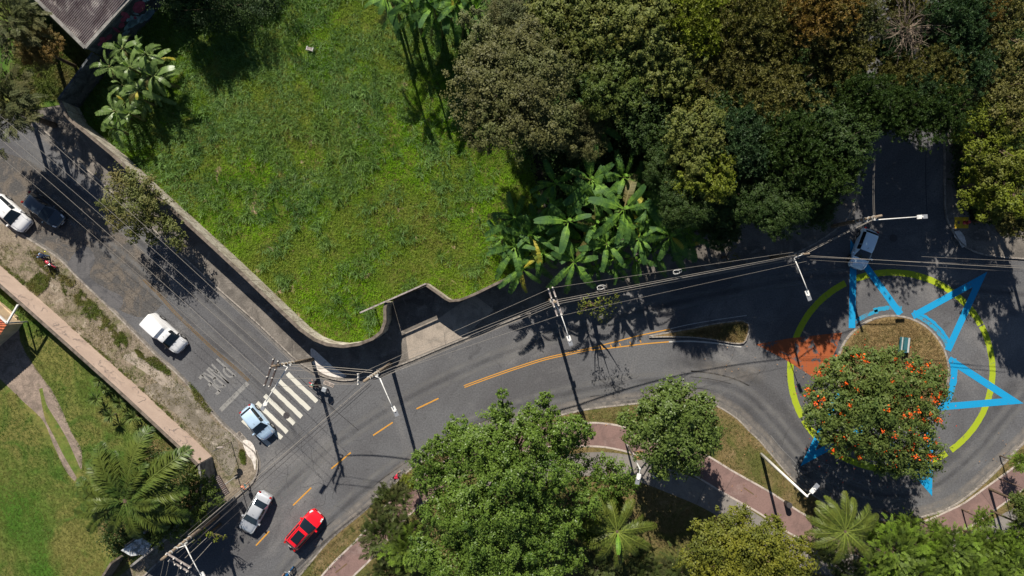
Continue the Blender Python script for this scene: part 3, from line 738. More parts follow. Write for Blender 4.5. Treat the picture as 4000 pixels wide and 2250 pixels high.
mb = MB(); ribbon(mb, spline([(2613,1335),(2700,1333),(2790,1340),(2850,1348),(2896,1355)], 16), 5.5, Z); struct(mb.build('edge_line', M['white_thin']))
mb = MB(); ribbon(mb, spline([(2618,1284),(2700,1266),(2800,1249),(2917,1232)], 16), 2.6, Z); struct(mb.build('edge_line', M['white_thin']))
mb = MB()
for off in (-3.4, 3.4): ribbon(mb, offset(spline([(560,1090),(620,1150),(688,1226),(770,1305),(846,1376),(910,1430),(972,1487)], 20), off), 4, Z)
struct(mb.build('centre_line', M['yellow_faded']))
mb = MB(); ribbon(mb, spline([(3010,1700),(3060,1760),(3100,1800),(3130,1840)], 12), 1.5, Z); ribbon(mb, [(3096,1816),(3108,1830)], 3, Z); ribbon(mb, [(3112,1832),(3124,1844)], 6, Z)
struct(mb.build('edge_line', M['white_faded']))
for a in (((1245,2140),(1252,2122)), ((1218,2176),(1208,2188))):
    mb = MB(); stripe(mb, a[0], a[1], 4); struct(mb.build('lane_mark', M['white_faded']))
# the word PARE, stretched for drivers, in worn paint
def letter(mb, strokes, o, ex, ey, w):
    for s in strokes:
        pts = [(o[0]+ex[0]*x+ey[0]*y, o[1]+ex[1]*x+ey[1]*y) for x, y in s]
        ribbon(mb, pts, w, Z)
ey = np.array((73., 68.)); ex = np.array((-16.3, 17.)); o0 = np.array((846., 1402.))
arc = lambda cx, cy, rx, ry: [(cx+rx*math.cos(t), cy+ry*math.sin(t)) for t in np.linspace(-math.pi/2, math.pi/2, 9)]
LET = {'P': [[(0,0),(0,1)], [(0,.93),(.4,.93)]+arc(.4,.70,.4,.22)[::-1][1:]+[(0,.48)]],
       'A': [[(0,0),(.4,1)], [(.4,1),(.8,0)], [(.18,.33),(.62,.33)]],
       'R': [[(0,0),(0,1)], [(0,.93),(.4,.93)]+arc(.4,.70,.4,.22)[::-1][1:]+[(0,.48)], [(.3,.48),(.8,0)]],
       'E': [[(0,0),(0,1)], [(0,.955),(.8,.955)], [(0,.5),(.6,.5)], [(0,.045),(.8,.045)]]}
mb = MB()
for i, ch in enumerate('PARE'):
    for s in LET[ch]:
        horiz = len(s) == 2 and abs(s[0][1]-s[1][1]) < .01
        pts = [(o0[0]+ex[0]*(i*1.18+x)+ey[0]*y, o0[1]+ex[1]*(i*1.18+x)+ey[1]*y) for x, y in s]
        ribbon(mb, pts, 13 if horiz else 8, Z)
struct(mb.build('road_lettering', M['white_faded']))
# roundabout art
cx, cy = 3482, 1448
def arcp(r0, r1, a0, a1, n=40): return [(cx+(r0)*math.cos(t), cy+r1*math.sin(t)) for t in np.linspace(R(a0), R(a1), n)]
for a0, a1 in ((199,243),(246,332),(333,414),(57,150),(152,199)):
    mb = MB(); ribbon(mb, arcp(395, 384, a0, a1, 60), 25 if a0 != 333 else 24, Z+.0005, jit=.8); struct(mb.build('lime_ring_paint', M['lime']))
def spike(A, B, C, w, mat='blue', base=True):
    """outline triangle: apex A, base corners B and C, bands of width w inside"""
    A, B, C = map(np.array, (A, B, C)); mb = MB(); G = (A+B+C)/3.0
    def band(P, Q, nearA):
        d = (Q-P)/np.linalg.norm(Q-P); n = np.array((-d[1], d[0]))
        if np.dot(G-P, n) < 0: n = -n
        o_ = (A-P if 0 else None)
        return P, Q, n, d
    e1 = (B-A)/np.linalg.norm(B-A); e2 = (C-A)/np.linalg.norm(C-A)
    cosang = float(np.dot(e1, e2)); s2 = math.sqrt((1-cosang)/2); bis = (e1+e2)/np.linalg.norm(e1+e2)
    Ai = A+bis*w/s2
    n1 = bis-e1*np.dot(bis,e1); n1 /= np.linalg.norm(n1); n2 = bis-e2*np.dot(bis,e2); n2 /= np.linalg.norm(n2)
    for poly in ([A, B, B+n1*w, Ai], [A, Ai, C+n2*w, C]):
        vs = [W(p[0], p[1], Z+.0035) for p in poly]; mb.add(vs, [(0,1,2,3)])
    o = mb.build('blue_star_paint', M[mat])
    bm = bmesh.new(); bm.from_mesh(o.data)
    for f in bm.faces:
        f.normal_update()
        if f.normal.z < 0: f.normal_flip()
    bm.to_mesh(o.data); bm.free(); struct(o)
spike((3322,935),(3315,1281),(3528,1220),26)
spike((3857,1061),(3559,1224),(3714,1374),26)
spike((3999,1576),(3714,1392),(3665,1604),27)
spike((3641,1938),(3645,1690),(3460,1730),26)
spike((3126,1822),(3270,1520),(3390,1678),26)
def islarc(a0, a1, w, r=243, m='blue_worn', off=0):
    mb = MB(); ribbon(mb, [(3487+(r+off)*math.cos(R(a)), 1452+(r+off)*math.sin(R(a))) for a in np.linspace(a0,a1,30)], w, Z+.002, jit=1.5); struct(mb.build('blue_star_paint', M[m]))
islarc(-134,-104,16); islarc(-107,-82,17,250); islarc(-71,-22,11,250,'blue'); islarc(-70,-25,14,236); islarc(-12,36,26,240,'blue')
o = poly_obj('orange_wedge_paint', [(2953,1345),(3080,1322),(3203,1308),(3290,1299),(3268,1360),(3240,1420),(3215,1495),(3176,1473),(3060,1400)], Z+.0035, M['orange']); struct(o)
# pavement joints
mb = MB()
for k in range(14):
    i = 40+k*9
    if i < len(K_N): p = K_N[i]; ribbon(mb, [p, (p[0]+random.uniform(-8,20), p[1]-60)], .7, .1262)
for k in range(30):
    i = 6+k*7
    if i < len(WK)-1:
        a = offset(WK, -44)[i]; b = offset(WK, 44)[i]; ribbon(mb, [a,b], .9, .1275)
    if i < len(BK)-1 and k % 2 == 0:
        a = offset(BK, -42)[i]; b = offset(BK, 42)[i]; ribbon(mb, [a,b], .8, .1290)
struct(mb.build('pavement_joints', M['crack']))

# drains and manholes
def grate(u, v, du, dv, n, label, L_=52, Wd=17, mat='kerb'):
    c = W(u, v, 0); a = math.atan2(-dv, du); root = empty('drain_grate', (c.x, c.y, .004), a)
    l = L_*SC; w = Wd*SC
    mb = MB(); mb.box((0,0,.005), (l, w, .01)); mb.build('pit', M['black'], root)
    mb = MB(); mb.box((0,w/2,.012), (l, .06, .03)); mb.box((0,-w/2,.012), (l, .06, .03))
    for i in range(n+1): mb.box((-l/2+l*i/n, 0, .014), (.045 if i % 5 else .09, w-.06, .022))
    mb.build('bars', M[mat], root); return tag(root, label, 'drain', 'street drain grates')
grate(535,1322,.70,.71,18,'long slatted drain grate by the left kerb beside the white van',72,17)
grate(580,1372,.70,.71,16,'second slatted drain grate just downhill of the long one by the left kerb',64,17)
grate(945,1706,.66,.75,12,'slatted drain grate at the kerb beside the pale blue hatchback',44,15)
grate(985,1752,.66,.75,12,'slatted drain grate against the whitewashed corner kerb',44,15)
grate(1285,1500,.93,.36,9,'pale drain grate at the corner behind the delivery motorcycle',40,13,'edge')
grate(2468,1572,1,-.1,11,'dark slotted drain grate at the park kerb above the round tree',40,16,'gutter')
grate(3254,933,.78,-.62,9,'drain grate at the shaded kerb behind the blue-grey car',42,16,'gutter')
grate(3504,2014,1,0,6,'drain grate under the shade of the flowering tree at the south kerb',26,16,'gutter')
grate(3732,945,.45,.89,12,'shaded drain grate beside the pale patch near the hydrant',46,16,'gutter')
def manhole(u, v, label, rpx=13, worn=False):
    c = W(u, v, 0); root = empty('manhole_cover', (c.x, c.y, .004)); r = rpx*SC
    mb = MB(); mb.disc((0,0,.005), r, .01, 28); mb.build('frame', M['iron'], root)
    mb = MB(); mb.disc((0,0,.014), r*.82, .012, 28)
    for k in range(6):
        a = k*math.pi/3; mb.box((.55*r*math.cos(a), .55*r*math.sin(a), .023), (.1,.05,.01))
    mb.disc((0,0,.024), r*.2, .012, 12); mb.build('lid', M['iron'] if not worn else M['gutter'], root)
    return tag(root, label, 'manhole cover', 'manhole covers')
manhole(1119,1623,'dark iron manhole cover set in a crosswalk stripe')
manhole(380,655,'dark manhole cover on the shaded pavement near the top left wall', 12)
manhole(3490,930,'faint manhole cover in the shade right of the blue-grey car', 15)

def wear(paths, w, mat, z, name='road_wear'):
    V = []; F = []; A = []
    for path in paths:
        n = len(path); cols = [-.5,-.25,0,.25,.5]; at = [0,.7,1,.7,0]; b = len(V); Ls = [offset(path, c*w) for c in cols]
        for i in range(n):
            e = min(1, i/4, (n-1-i)/4)
            for j in range(5): V.append(tuple(W(*Ls[j][i], z))); A.append(at[j]*e)
        for i in range(n-1):
            for j in range(4): q = b+i*5+j; F.append((q, q+1, q+6, q+5))
    o = struct(link(name, fast_mesh(name, np.array(V), np.array(F), np.array(A)), None, M[mat])); return o
SL = spline([(1060,2290),(1200,2120),(1380,1950),(1580,1800),(1800,1675),(2050,1580),(2350,1510),(2650,1480),(2880,1520),(3020,1640),(3140,1780),(3300,1890),(3470,1935),(3640,1905),(3800,1780),(3920,1640),(4060,1480)], 24)
NL = spline([(900,2160),(1050,1970),(1230,1800),(1450,1640),(1700,1500),(2000,1370),(2400,1240),(2800,1150),(3100,1090),(3400,1075),(3700,1120),(4000,1150),(4200,1160)], 24)
S1 = spline([(120,720),(380,930),(600,1120),(820,1330),(960,1450),(1100,1600),(1180,1750)], 24); S2 = spline([(60,560),(330,760),(620,1010),(860,1220),(1060,1400)], 24)
wear([offset(SL,-22), offset(SL,20), offset(NL,-20), offset(NL,20)], 26, 'polish', .0016); wear([SL, NL], 22, 'oil', .0024)
wear([offset(S1,-20), offset(S1,18), offset(S2,-16), offset(S2,18)], 24, 'polish', .0052); wear([S1, S2], 20, 'oil', .0058)
wear([offset(K_S[6:-8],-34)], 34, 'dust', .0032); wear([offset(SL[70:],-60), offset(SL[60:110],52)], 60, 'oil', .0028); wear([offset(K_N[10:48],22)], 26, 'dust', .0044)
wear([[(3400-j*20,1500+j*9) for j in range(14)], [(2700+j*20,1440+j*2) for j in range(16)]], 90, 'dust', .0012)
pt = MB(); rg = random.Random(8)
for _ in range(150):
    t = rg.uniform(0,6.28); q = rg.uniform(120,330); u, v = 3420+q*math.cos(t), 1600+q*math.sin(t)*.95; c = W(u,v,.19 if (u-3487)**2+(v-1452)**2 < 210**2 else .02); l = rg.uniform(.05,.09); d = Vector((math.cos(t*7),math.sin(t*7),0))*l; s_ = Vector((-d.y,d.x,.01))*.6; pt.add([c-d,c-s_,c+d,c+s_],[(0,1,2,3)])
tag(pt.build('fallen_petals', L['flower']), kind='stuff', label='orange petals fallen around the flowering tree', cat='petals')
def child(mb, name, mat, root, smooth=False):
    o = mb.build(name, mat, None, smooth); o.parent = root; o.matrix_parent_inverse = root.matrix_basis.inverted(); return o

# ---------------------------------------------------------------- walls and buildings
wl_root = empty('perimeter_wall', W(900, 985)); 
mb = MB(); wall(mb, LOT[:18], .22, .0, 3.0); o = mb.build('wall_body', M['plaster']); o.parent = wl_root; o.matrix_parent_inverse = Matrix.Translation(-wl_root.location)
mb = MB(); wall(mb, LOT[:18], .30, 3.0, 3.09); o = mb.build('coping', M['coping']); o.parent = wl_root; o.matrix_parent_inverse = Matrix.Translation(-wl_root.location)
mb = MB(); Pw = [W(*p) for p in LOT[:18]]
for a_, b_ in zip(Pw, Pw[1:]):
    n_ = int((b_-a_).length/2.4)
    for k in range(n_+1):
        q = a_.lerp(b_, (k+.5)/(n_+1)); d_ = (b_-a_).normalized(); mb.bar(q+Vector((0,0,1.5))-d_*.02, q+Vector((0,0,1.5))+d_*.02, .232, 2.9)
child(mb, 'joints', M['coping'], wl_root)
tag(wl_root, 'long pale plastered wall curving round the corner of the grass lot', 'wall')
wl2 = empty('perimeter_wall', W(1760, 1172)); P2 = spline([(1675,1110),(1735,1152),(1768,1173),(1802,1170),(1860,1148),(1960,1100),(2080,1052),(2260,985),(2450,930)], 18)
mb = MB(); wall(mb, P2, .18, .0, 3.1); o = mb.build('wall_body', M['plaster']); o.parent = wl2; o.matrix_parent_inverse = Matrix.Translation(-wl2.location)
mb = MB(); wall(mb, P2, .24, 3.1, 3.18); o = mb.build('coping', M['coping']); o.parent = wl2; o.matrix_parent_inverse = Matrix.Translation(-wl2.location)
tag(wl2, 'pale wall bending from the gate recess and running under the banana plants', 'wall')
# sliding gate across the recess with its overhead rail running back over the lot
g0 = W(1511,1176,3.2); g1 = W(1664,1108,3.2); gr = empty('sliding_gate', (g0.x, g0.y, .12))
bpy.context.view_layer.update()
mb = MB(); a = Vector((g0.x,g0.y,1.45)); b = Vector((g1.x,g1.y,1.45)); mb.bar(a, b, .05, 2.55)
for k in range(22):
    q = a.lerp(b, (k+.5)/22); mb.box((q.x,q.y,1.45), (.03,.09,2.5))
child(mb, 'gate_panel', M['rust'], gr)
mb = MB(); c0 = W(1405,1222,3.3); mb.bar(Vector((c0.x,c0.y,3.22)), Vector((g1.x,g1.y,3.22)), .14, .14); child(mb, 'top_rail', M['arm'], gr)
mb = MB(); q = W(1440,1209,3.3); mb.box((q.x,q.y,1.6), (.1,.1,3.1)); child(mb, 'post', M['arm'], gr)
tag(gr, 'brown sliding gate in the wall recess with its grey rail reaching over the lot grass', 'gate')
# pink street wall of the lawn
LW = [(-400,660),(0,1033),(171,1182),(523,1496),(771,1727),(829,1782)]
pw = empty('street_wall', W(523,1496)); bpy.context.view_layer.update()
mb = MB(); wall(mb, offset(LW, -2.5*-1), .2, 0, 3.05); child(mb, 'wall_body', M['pink'], pw)
mb = MB(); wall(mb, offset(LW, 2.5), .26, 3.05, 3.13); child(mb, 'coping', M['coping'], pw)
# scrawled graffiti along the lit face
A0 = W(0,1033); A1 = W(829,1782); dd = (A1-A0).normalized(); nn = Vector((-dd.y, dd.x, 0)); nn = nn if nn.y > 0 else -nn
rg = random.Random(4); mb = MB()
def onwall(s, z):
    # follow the wall's own bends
    px = s*829; P = [p for p in LW[1:]]
    for a, b in zip(P, P[1:]):
        if a[0] <= px <= b[0]:
            t = (px-a[0])/(b[0]-a[0]); w = W(px, a[1]+(b[1]-a[1])*t); break
    return Vector((w.x, w.y, z)) + nn*.055
for k in range(62):
    s = rg.uniform(.01,.97); z = rg.uniform(.7,2.6); q = rg.uniform(0,6.28); pts = []
    for j in range(rg.randint(5,12)):
        pts.append(onwall(min(.99,max(0.005,s)), min(2.8,max(.3,z)))); q += rg.uniform(-.9,.9); s += math.cos(q)*.0055; z += math.sin(q)*.20
    for a, b in zip(pts, pts[1:]):
        d = (b-a)
        if d.length < .02: continue
        up = d.cross(nn).normalized()*.016; mb.add([a-up, b-up, b+up, a+up], [(0,1,2,3)])
child(mb, 'graffiti', M['scribble'], pw)
tag(pw, 'long pink plastered wall with scrawled graffiti beside the lawn', 'wall')
cw = empty('corner_wall', W(840,1830)); bpy.context.view_layer.update()
CWP = spline([(829,1784),(838,1868),(805,1950),(700,2062),(575,2165)], 25); mb = MB(); wall(mb, CWP, .2, 0, 3.0); child(mb, 'wall_body', M['cement'], cw)
tag(cw, 'grey shaded wall turning down from the end of the pink wall behind the shrubs', 'wall')
dw = empty('driveway_wall', W(440,2210)); bpy.context.view_layer.update()
mb = MB(); wall(mb, [(492,2160),(470,2195),(430,2255),(340,2400)], .2, 0, 2.6); child(mb, 'wall_body', M['coping'], dw); tag(dw, 'dark wall along the lower right edge of the lawn', 'wall')
# small whitewashed canopy at the entrance
cr = empty('entrance_canopy', W(530,2140)); bpy.context.view_layer.update()
mb = MB(); T = [W(p[0],p[1],2.7) for p in ((472,2150),(545,2098),(590,2125),(575,2165),(510,2172))]
vs = [(p.x,p.y,2.7) for p in T]+[(p.x,p.y,2.55) for p in T]; mb.add(vs, [(0,1,2,3,4),(9,8,7,6,5)]+[(i,(i+1)%5,5+(i+1)%5,5+i) for i in range(5)])
child(mb, 'slab', ground_mat('mouldy_whitewash', (.50,.52,.53), [((.16,.17,.16), 1.6, .46, .56, 8, 1.2)], (7,.3), .4), cr)
mb = MB()
for p in T: mb.box((p.x*.99,p.y*.985,1.3), (.2,.2,2.5))
child(mb, 'pillar', M['cement'], cr); tag(cr, 'small whitewashed canopy slab half hidden by the big palm', 'canopy')

# warehouse with corrugated roof, top left
wh = empty('warehouse', W(400,-40)); bpy.context.view_layer.update()
HW = 4.3; C0 = W(335,188,HW); e1 = (W(145,0,HW)-C0).normalized(); e2 = (W(505,0,HW)-C0).normalized()
def rect(a0,a1,b0,b1,z): return [C0+e1*a+e2*b+Vector((0,0,z-HW)) for a,b in ((a0,b0),(a1,b0),(a1,b1),(a0,b1))]
mb = MB(); nA, nB = 340, 16; LA, LB = 16.0, 14.0; vs = []; fs = []
for i in range(nA+1):
    a = .1+LA*i/nA; zz = HW+.055*math.sin(i*math.pi*.5+.7)
    for j in range(nB+1):
        b = .12+LB*j/nB; p = C0+e1*a+e2*b; vs.append((p.x,p.y,zz+.03*(j%2==0)*0+b*.04+.012*((j//4)%2)))
for i in range(nA):
    for j in range(nB):
        q = i*(nB+1)+j; fs.append((q,q+1,q+nB+2,q+nB+1))
mb.add(vs, fs); child(mb, 'roof', M['roof'], wh)
mb = MB()
for (a, b) in ((C0, C0+e1*16.3), (C0, C0+e2*14.3)):
    mb.bar(a+Vector((0,0,.03)), b+Vector((0,0,.05 if b is not a else 0)), .30, .26)
child(mb, 'parapet', M['cement'], wh)
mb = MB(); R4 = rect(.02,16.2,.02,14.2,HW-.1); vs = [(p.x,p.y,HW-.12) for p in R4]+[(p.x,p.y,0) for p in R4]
mb.add(vs, [(i,(i+1)%4,4+(i+1)%4,4+i) for i in range(4)]); child(mb, 'wall', M['shade_mould'], wh)
# graffiti on the shaded side wall (facing right)
nrm = (C0-(C0+e1)).normalized(); rg = random.Random(9)
def onside(s, z): p = C0+e2*s+nrm*.03; return Vector((p.x,p.y,z))
def blob(mb, s, z, rs, rz, n=18, inner=0):
    o_ = [onside(s+rs*math.cos(t)*rg.uniform(.85,1.1), z+rz*math.sin(t)*rg.uniform(.85,1.1)) for t in np.linspace(0,2*math.pi,n)[:-1]]
    if inner:
        i_ = [onside(s+(rs*inner)*math.cos(t), z+(rz*inner)*math.sin(t)) for t in np.linspace(0,2*math.pi,n)[:-1]]; m = len(o_)
        mb.add(o_+i_, [(k,(k+1)%m,m+(k+1)%m,m+k) for k in range(m)])
    else: mb.add(o_, [tuple(range(len(o_)))])
mb = MB(); blob(mb, 6.1, 2.7, .7, .8)
for k in range(9): blob(mb, 1.2+k*.5+rg.uniform(-.2,.2), 2.6+rg.uniform(-.9,.9), rg.uniform(.12,.4), rg.uniform(.2,.8), rg.choice([6,7,9]))
child(mb, 'graffiti', M['graf_pink'], wh)
mb = MB(); nrm = nrm*1.2; blob(mb, 6.1, 2.7, 1.05, 1.2, 22, .84); child(mb, 'graffiti_outline', M['graf_dark'], wh)
mb = MB(); nrm = nrm*.6
for k in range(16): blob(mb, rg.uniform(1,11), rg.uniform(.4,2.8), rg.uniform(.3,.9), rg.uniform(.2,.5), 12)
child(mb, 'faded_graffiti', M['graf_blue'], wh)
tag(wh, 'old building with a weathered corrugated roof and graffiti on its side wall', 'building')
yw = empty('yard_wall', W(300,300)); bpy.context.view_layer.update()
mb = MB(); wall(mb, [(440,250),(375,338),(312,425)], .2, 0, 3.3); child(mb, 'wall_body', M['shade_mould'], yw); tag(yw, 'shade-darkened mouldy wall from the corrugated building down to the street corner', 'wall')

# house at the left edge: tiled roof, terrace, white beams
hs = empty('tiled_house', W(-120,1330)); bpy.context.view_layer.update()
def prism(mb, top, z0):
    n = len(top); mb.add([(p.x,p.y,p.z) for p in top]+[(p.x,p.y,z0) for p in top], [tuple(range(n))]+[(i,(i+1)%n,n+(i+1)%n,n+i) for i in range(n)])
mb = MB(); T = [W(p[0],p[1],3.1) for p in ((20,1270),(-2,1304),(-300,1560),(-620,1180),(-300,960))]
eave = [Vector((p.x,p.y,2.9)) for p in T]; cen = sum(eave, Vector())/5; cen.z = 4.6
vs = []; fs = []
for i in range(5):
    a, b = eave[i], eave[(i+1)%5]; n = max(2, int((b-a).length/.28))
    for k in range(n):
        p = a.lerp(b, k/n); q = a.lerp(b, (k+1)/n); m_ = (p+q)/2; m_.z += .07; bi = len(vs); ci = cen+(m_-cen)*.02
        vs += [p, m_, q, ci]; fs += [(bi,bi+1,bi+3),(bi+1,bi+2,bi+3)]
mb.add(vs, fs); child(mb, 'roof', M['tile'], hs)
mb = MB(); T2 = [cen+(p-cen)*.93 for p in eave]; T2 = [Vector((p.x,p.y,2.85)) for p in T2]; prism(mb, T2, .1); child(mb, 'wall', M['beige'], hs)
tag(hs, 'house corner with a red clay tile roof at the left edge', 'house')
pg = empty('white_pergola', W(28,1262,2.8)); bpy.context.view_layer.update()
mb = MB(); a = W(28,1262,2.9); b = W(71,1190,2.9); c = W(-40,1200,2.9); mb.bar(a, b, .14, .2); mb.bar(a, c, .14, .2); child(mb, 'beam', M['white_steel'], pg)
mb = MB(); mb.box((a.x,a.y,1.4), (.14,.14,2.7)); child(mb, 'post', M['white_steel'], pg); tag(pg, 'white beams joining the tiled house to the pink wall', 'pergola')
tr_ = empty('terrace', W(30,1250)); bpy.context.view_layer.update()
mb = MB(); prism(mb, [W(*p,.5) for p in ((-60,1160),(0,1185),(62,1238),(70,1262),(30,1290),(-60,1290))], 0); child(mb, 'platform', M['beige'], tr_)
mb = MB(); mb.bar(W(28,1275,.75), W(58,1262,.75), .5, .45); child(mb, 'bench', M['rust'], tr_); tag(tr_, 'beige raised terrace with a dark bench below the white beams', 'terrace')

# ---------------------------------------------------------------- poles, lamps, wires
def lamp_head(root, p, dirv, s=1.0, name='lamp_head'):
    d = Vector(dirv).normalized(); M3 = d.to_track_quat('X','Z').to_matrix()
    mb = MB(); mb.box(p, (.42*s,.34*s,.10), M3); mb.box(Vector(p)+d*.24*s+Vector((0,0,.07)), (.1,.14,.12), M3); child(mb, name, M['white_steel'], root)
    mb = MB(); mb.box(Vector(p)+d*.46*s, (.5*s,.36*s,.07), M3)
    for k in range(5): mb.box(Vector(p)+d*(.28+.09*k)*s+Vector((0,0,.04)), (.02,.34*s,.02), M3)
    child(mb, 'heat_sink', M['grey_lens'], root)
def arm_curve(a, b, sag=.25):
    a, b = Vector(a), Vector(b); return [a.lerp(b,t)+Vector((0,0,sag*math.sin(t*math.pi*.5))) for t in (0,.25,.5,.75,1)]
def utility_pole(base, top, ht, label, arms=(), lamp=None, extras=True, r=.16):
    b = W(base[0], base[1]); t = W(top[0], top[1], ht); root = empty('utility_pole', b); bpy.context.view_layer.update()
    mb = MB(); mb.tube([b, b.lerp(t,.5), t], [r*1.25, r, r*.75], 14); child(mb, 'pole', M['wood_pole'], root, True)
    for f in (.55,.62,.70,.78,.86):
        mb = MB(); q = b.lerp(t,f); mb.disc(q, r*1.15, .08, 14); child(mb, 'band', M['steel'], root)
    if extras:
        mb = MB(); q = b.lerp(t,.66); mb.box(q+Vector((.22,-.1,0)), (.25,.2,.4)); child(mb, 'junction_box', M['steel'], root)
    for (p0, p1, h, mt) in arms:
        a = W(p0[0],p0[1],h); c = W(p1[0],p1[1],h); mb = MB(); mb.bar(a, c, .13, .11); child(mb, 'crossarm', M[mt], root)
        n = 4
        for k in range(n):
            q = a.lerp(c, .04+.92*k/(n-1)); mb = MB(); mb.tube([q+Vector((0,0,z)) for z in (.05,.12,.16,.22,.28)], [.03,.075,.045,.07,.03], 8); child(mb, 'insulator', M['porcelain'], root, True)
    if lamp:
        (p0, p1, h0, h1) = lamp; a = W(p0[0],p0[1],h0); c = W(p1[0],p1[1],h1)
        mb = MB(); mb.tube(arm_curve(a, c), [.055,.05,.045,.04,.04], 8); q = b.lerp(t, h0/ht); mb.bar(a, q, .07, .07); child(mb, 'lamp_arm', M['white_steel'], root, True)
        lamp_head(root, c+(c-a).normalized()*.2, (c-a)*Vector((1,1,0)))
    return tag(root, label, 'utility pole', 'utility poles along the avenue')
G = utility_pole((1222,1404),(1065,1431),10.4,'weathered utility pole with two long dark crossarms at the crosswalk corner',
    [((1071,1399),(1033,1509),10.1,'arm_dark'),((1090,1407),(1052,1513),9.2,'arm_dark')], ((1124,1434),(1043,1567),8.4,8.4))
utility_pole((1527,1421),(1423,1489),12.0,'thick utility pole leaning over the kerb beside the driveway apron', [((1400,1459),(1400,1503),11.3,'steel')], ((1484,1478),(1535,1588),8.5,8.6))
utility_pole((2141,1171),(2170,1180),10.8,'utility pole with twin grey crossarms below the banana plants',
    [((2141,1126),(2178,1238),10.7,'arm'),((2157,1120),(2196,1233),10.0,'arm')], ((2190,1225),(2219,1312),8.6,8.7))
utility_pole((3010,1006),(3160,991),9.2,'utility pole by the shaded avenue with its lamp reaching towards the lime ring', [], ((3102,1007),(3150,1136),8.0,8.0), r=.13)
utility_pole((3250,884),(3443,843),9.2,'mossy utility pole slanting behind the blue-grey car at the side street', [], ((3411,860),(3582,848),8.3,8.3))
utility_pole((852,2014),(630,2187),11.0,'utility pole with two thick grey crossarms near the bottom left corner',
    [((649,2160),(746,2218),10.4,'arm'),((661,2186),(737,2233),9.6,'arm')], ((724,2131),(786,2236),8.6,8.6))
def steel_lamp(base, top, ht, label, head, hh, r=(.17,.085), mat='white_steel'):
    b = W(*base); t = W(top[0],top[1],ht); root = empty('street_lamp', b); bpy.context.view_layer.update()
    mb = MB(); mb.tube([b, b.lerp(t,.5), t], [r[0], (r[0]+r[1])/2, r[1]], 14); child(mb, 'pole', M[mat], root, True)
    e = W(head[0],head[1],hh); mb = MB(); mb.tube([t, e], .045, 8); mb.ball(t, .11); child(mb, 'lamp_arm', M[mat], root)
    lamp_head(root, e, (e-t)*Vector((1,1,0))); return tag(root, label, 'street lamp')
steel_lamp((2972,1773),(3152,1938),11.4,'tall white steel lamp post leaning over the dry grass below the roundabout',(3174,1917),11.5)
steel_lamp((2442,1722),(2500,1832),9.6,'thin grey lamp post standing through the round park tree beside the footpath',(2495,1860),9.7,(.10,.06),'steel')
steel_lamp((3905,1870),(4040,1924),4.6,'slim rusty lamp post beside the red cycle path at the right edge',(4062,1905),4.6,(.06,.04),'rust')
steel_lamp((3878,2056),(3999,2135),4.4,'slim pale lamp post over the grey footpath in the bottom right corner',(3990,2120),4.4,(.06,.04),'steel')
CABLE_N = {}
WORDS = ['widest','second','third','fourth','fifth','sixth','seventh']
def wire(p0, h0, p1, h1, r=.02, sag=.35, mat='cable', label='overhead cable', grp='overhead cables', names=None):
    k = CABLE_N.get(grp, 0); CABLE_N[grp] = k+1
    nm = (CABLE_NAMES.get(grp) or ['']*9)[k]; label = nm+' of the '+grp if nm else label
    a = W(p0[0],p0[1],h0); b = W(p1[0],p1[1],h1); mb = MB()
    pts = [a.lerp(b,t)-Vector((0,0,sag*4*t*(1-t))) for t in np.linspace(0,1,13)]; mb.tube(pts, r, 5)
    o = mb.build('overhead_cable', M[mat]); return tag(o, label, 'cable', grp)
CABLE_NAMES = {
 'cables between the corner and thick poles': ['thickest pale one','pale one just under the thickest','uppermost thin one','middle thin one','lowest thin one'],
 'cables from the thick to bottom left pole': ['thick pale one','dark one hugging the thickest','second dark one','uppermost thin dark one','lowest thin dark one','one ending on the crossarm','one ending at the pole tip'],
 'cables from thick to twin-crossarm pole': ['thickest one','one just below the thickest','one just above the thickest','uppermost one','lowest one','thin one touching the thickest'],
 'cables over the shaded avenue': ['thickest one','one just below the thickest','uppermost thin one by the banana leaves','lowest thin one','thin one touching the thickest'],
 'cables crossing towards the right edge': ['brightest one','one just above the brightest','lowest and thinnest one','short uppermost one'],
 'cables beside the side street': ['lower thicker one','upper thinner one'],
 'cables up the side street': ['left one','right one'],
 'cables up the left street': ['lower middle one','middle one','upper middle one','lowest one over the road','uppermost one nearest the wall'],
 'cables running off the bottom edge': ['leftmost one','second from the left','third from the left','rightmost one'],
 'short cables at the bottom left pole': ['leftmost one','middle one','rightmost one']}
lb1 = 'pale overhead cable from the corner pole to the thick pole by the apron'
for q in (((1135,1423),8.6,(1455,1447),8.6,.026),((1130,1430),8.5,(1452,1456),8.5,.028),((1052,1440),10.2,(1400,1465),11.3,.016),((1040,1478),10.2,(1400,1480),11.3,.016),((1052,1512),9.4,(1400,1500),11.3,.016)): wire(*q[:4], q[4], .2, 'cable', lb1, 'cables between the corner and thick poles')
lb2 = 'overhead cable running from the thick pole to the bottom left pole'
for k, q in enumerate((((1440,1492),8.9,(735,2090),8.6,.032),((1446,1496),8.9,(752,2092),8.5,.03),((1452,1502),8.7,(772,2105),8.4,.022),((1423,1486),10.5,(705,2098),9.4,.014),((1462,1512),8.6,(800,2120),8.4,.012),((1402,1498),11.2,(690,2188),10.4,.012),((1400,1475),11.2,(664,2170),10.4,.012))): wire(*q[:4], q[4], .6, 'cable_dark' if k != 0 else 'cable', lb2, 'cables from the thick to bottom left pole')
lb3 = 'overhead cable sagging from the thick pole to the twin-crossarm pole'
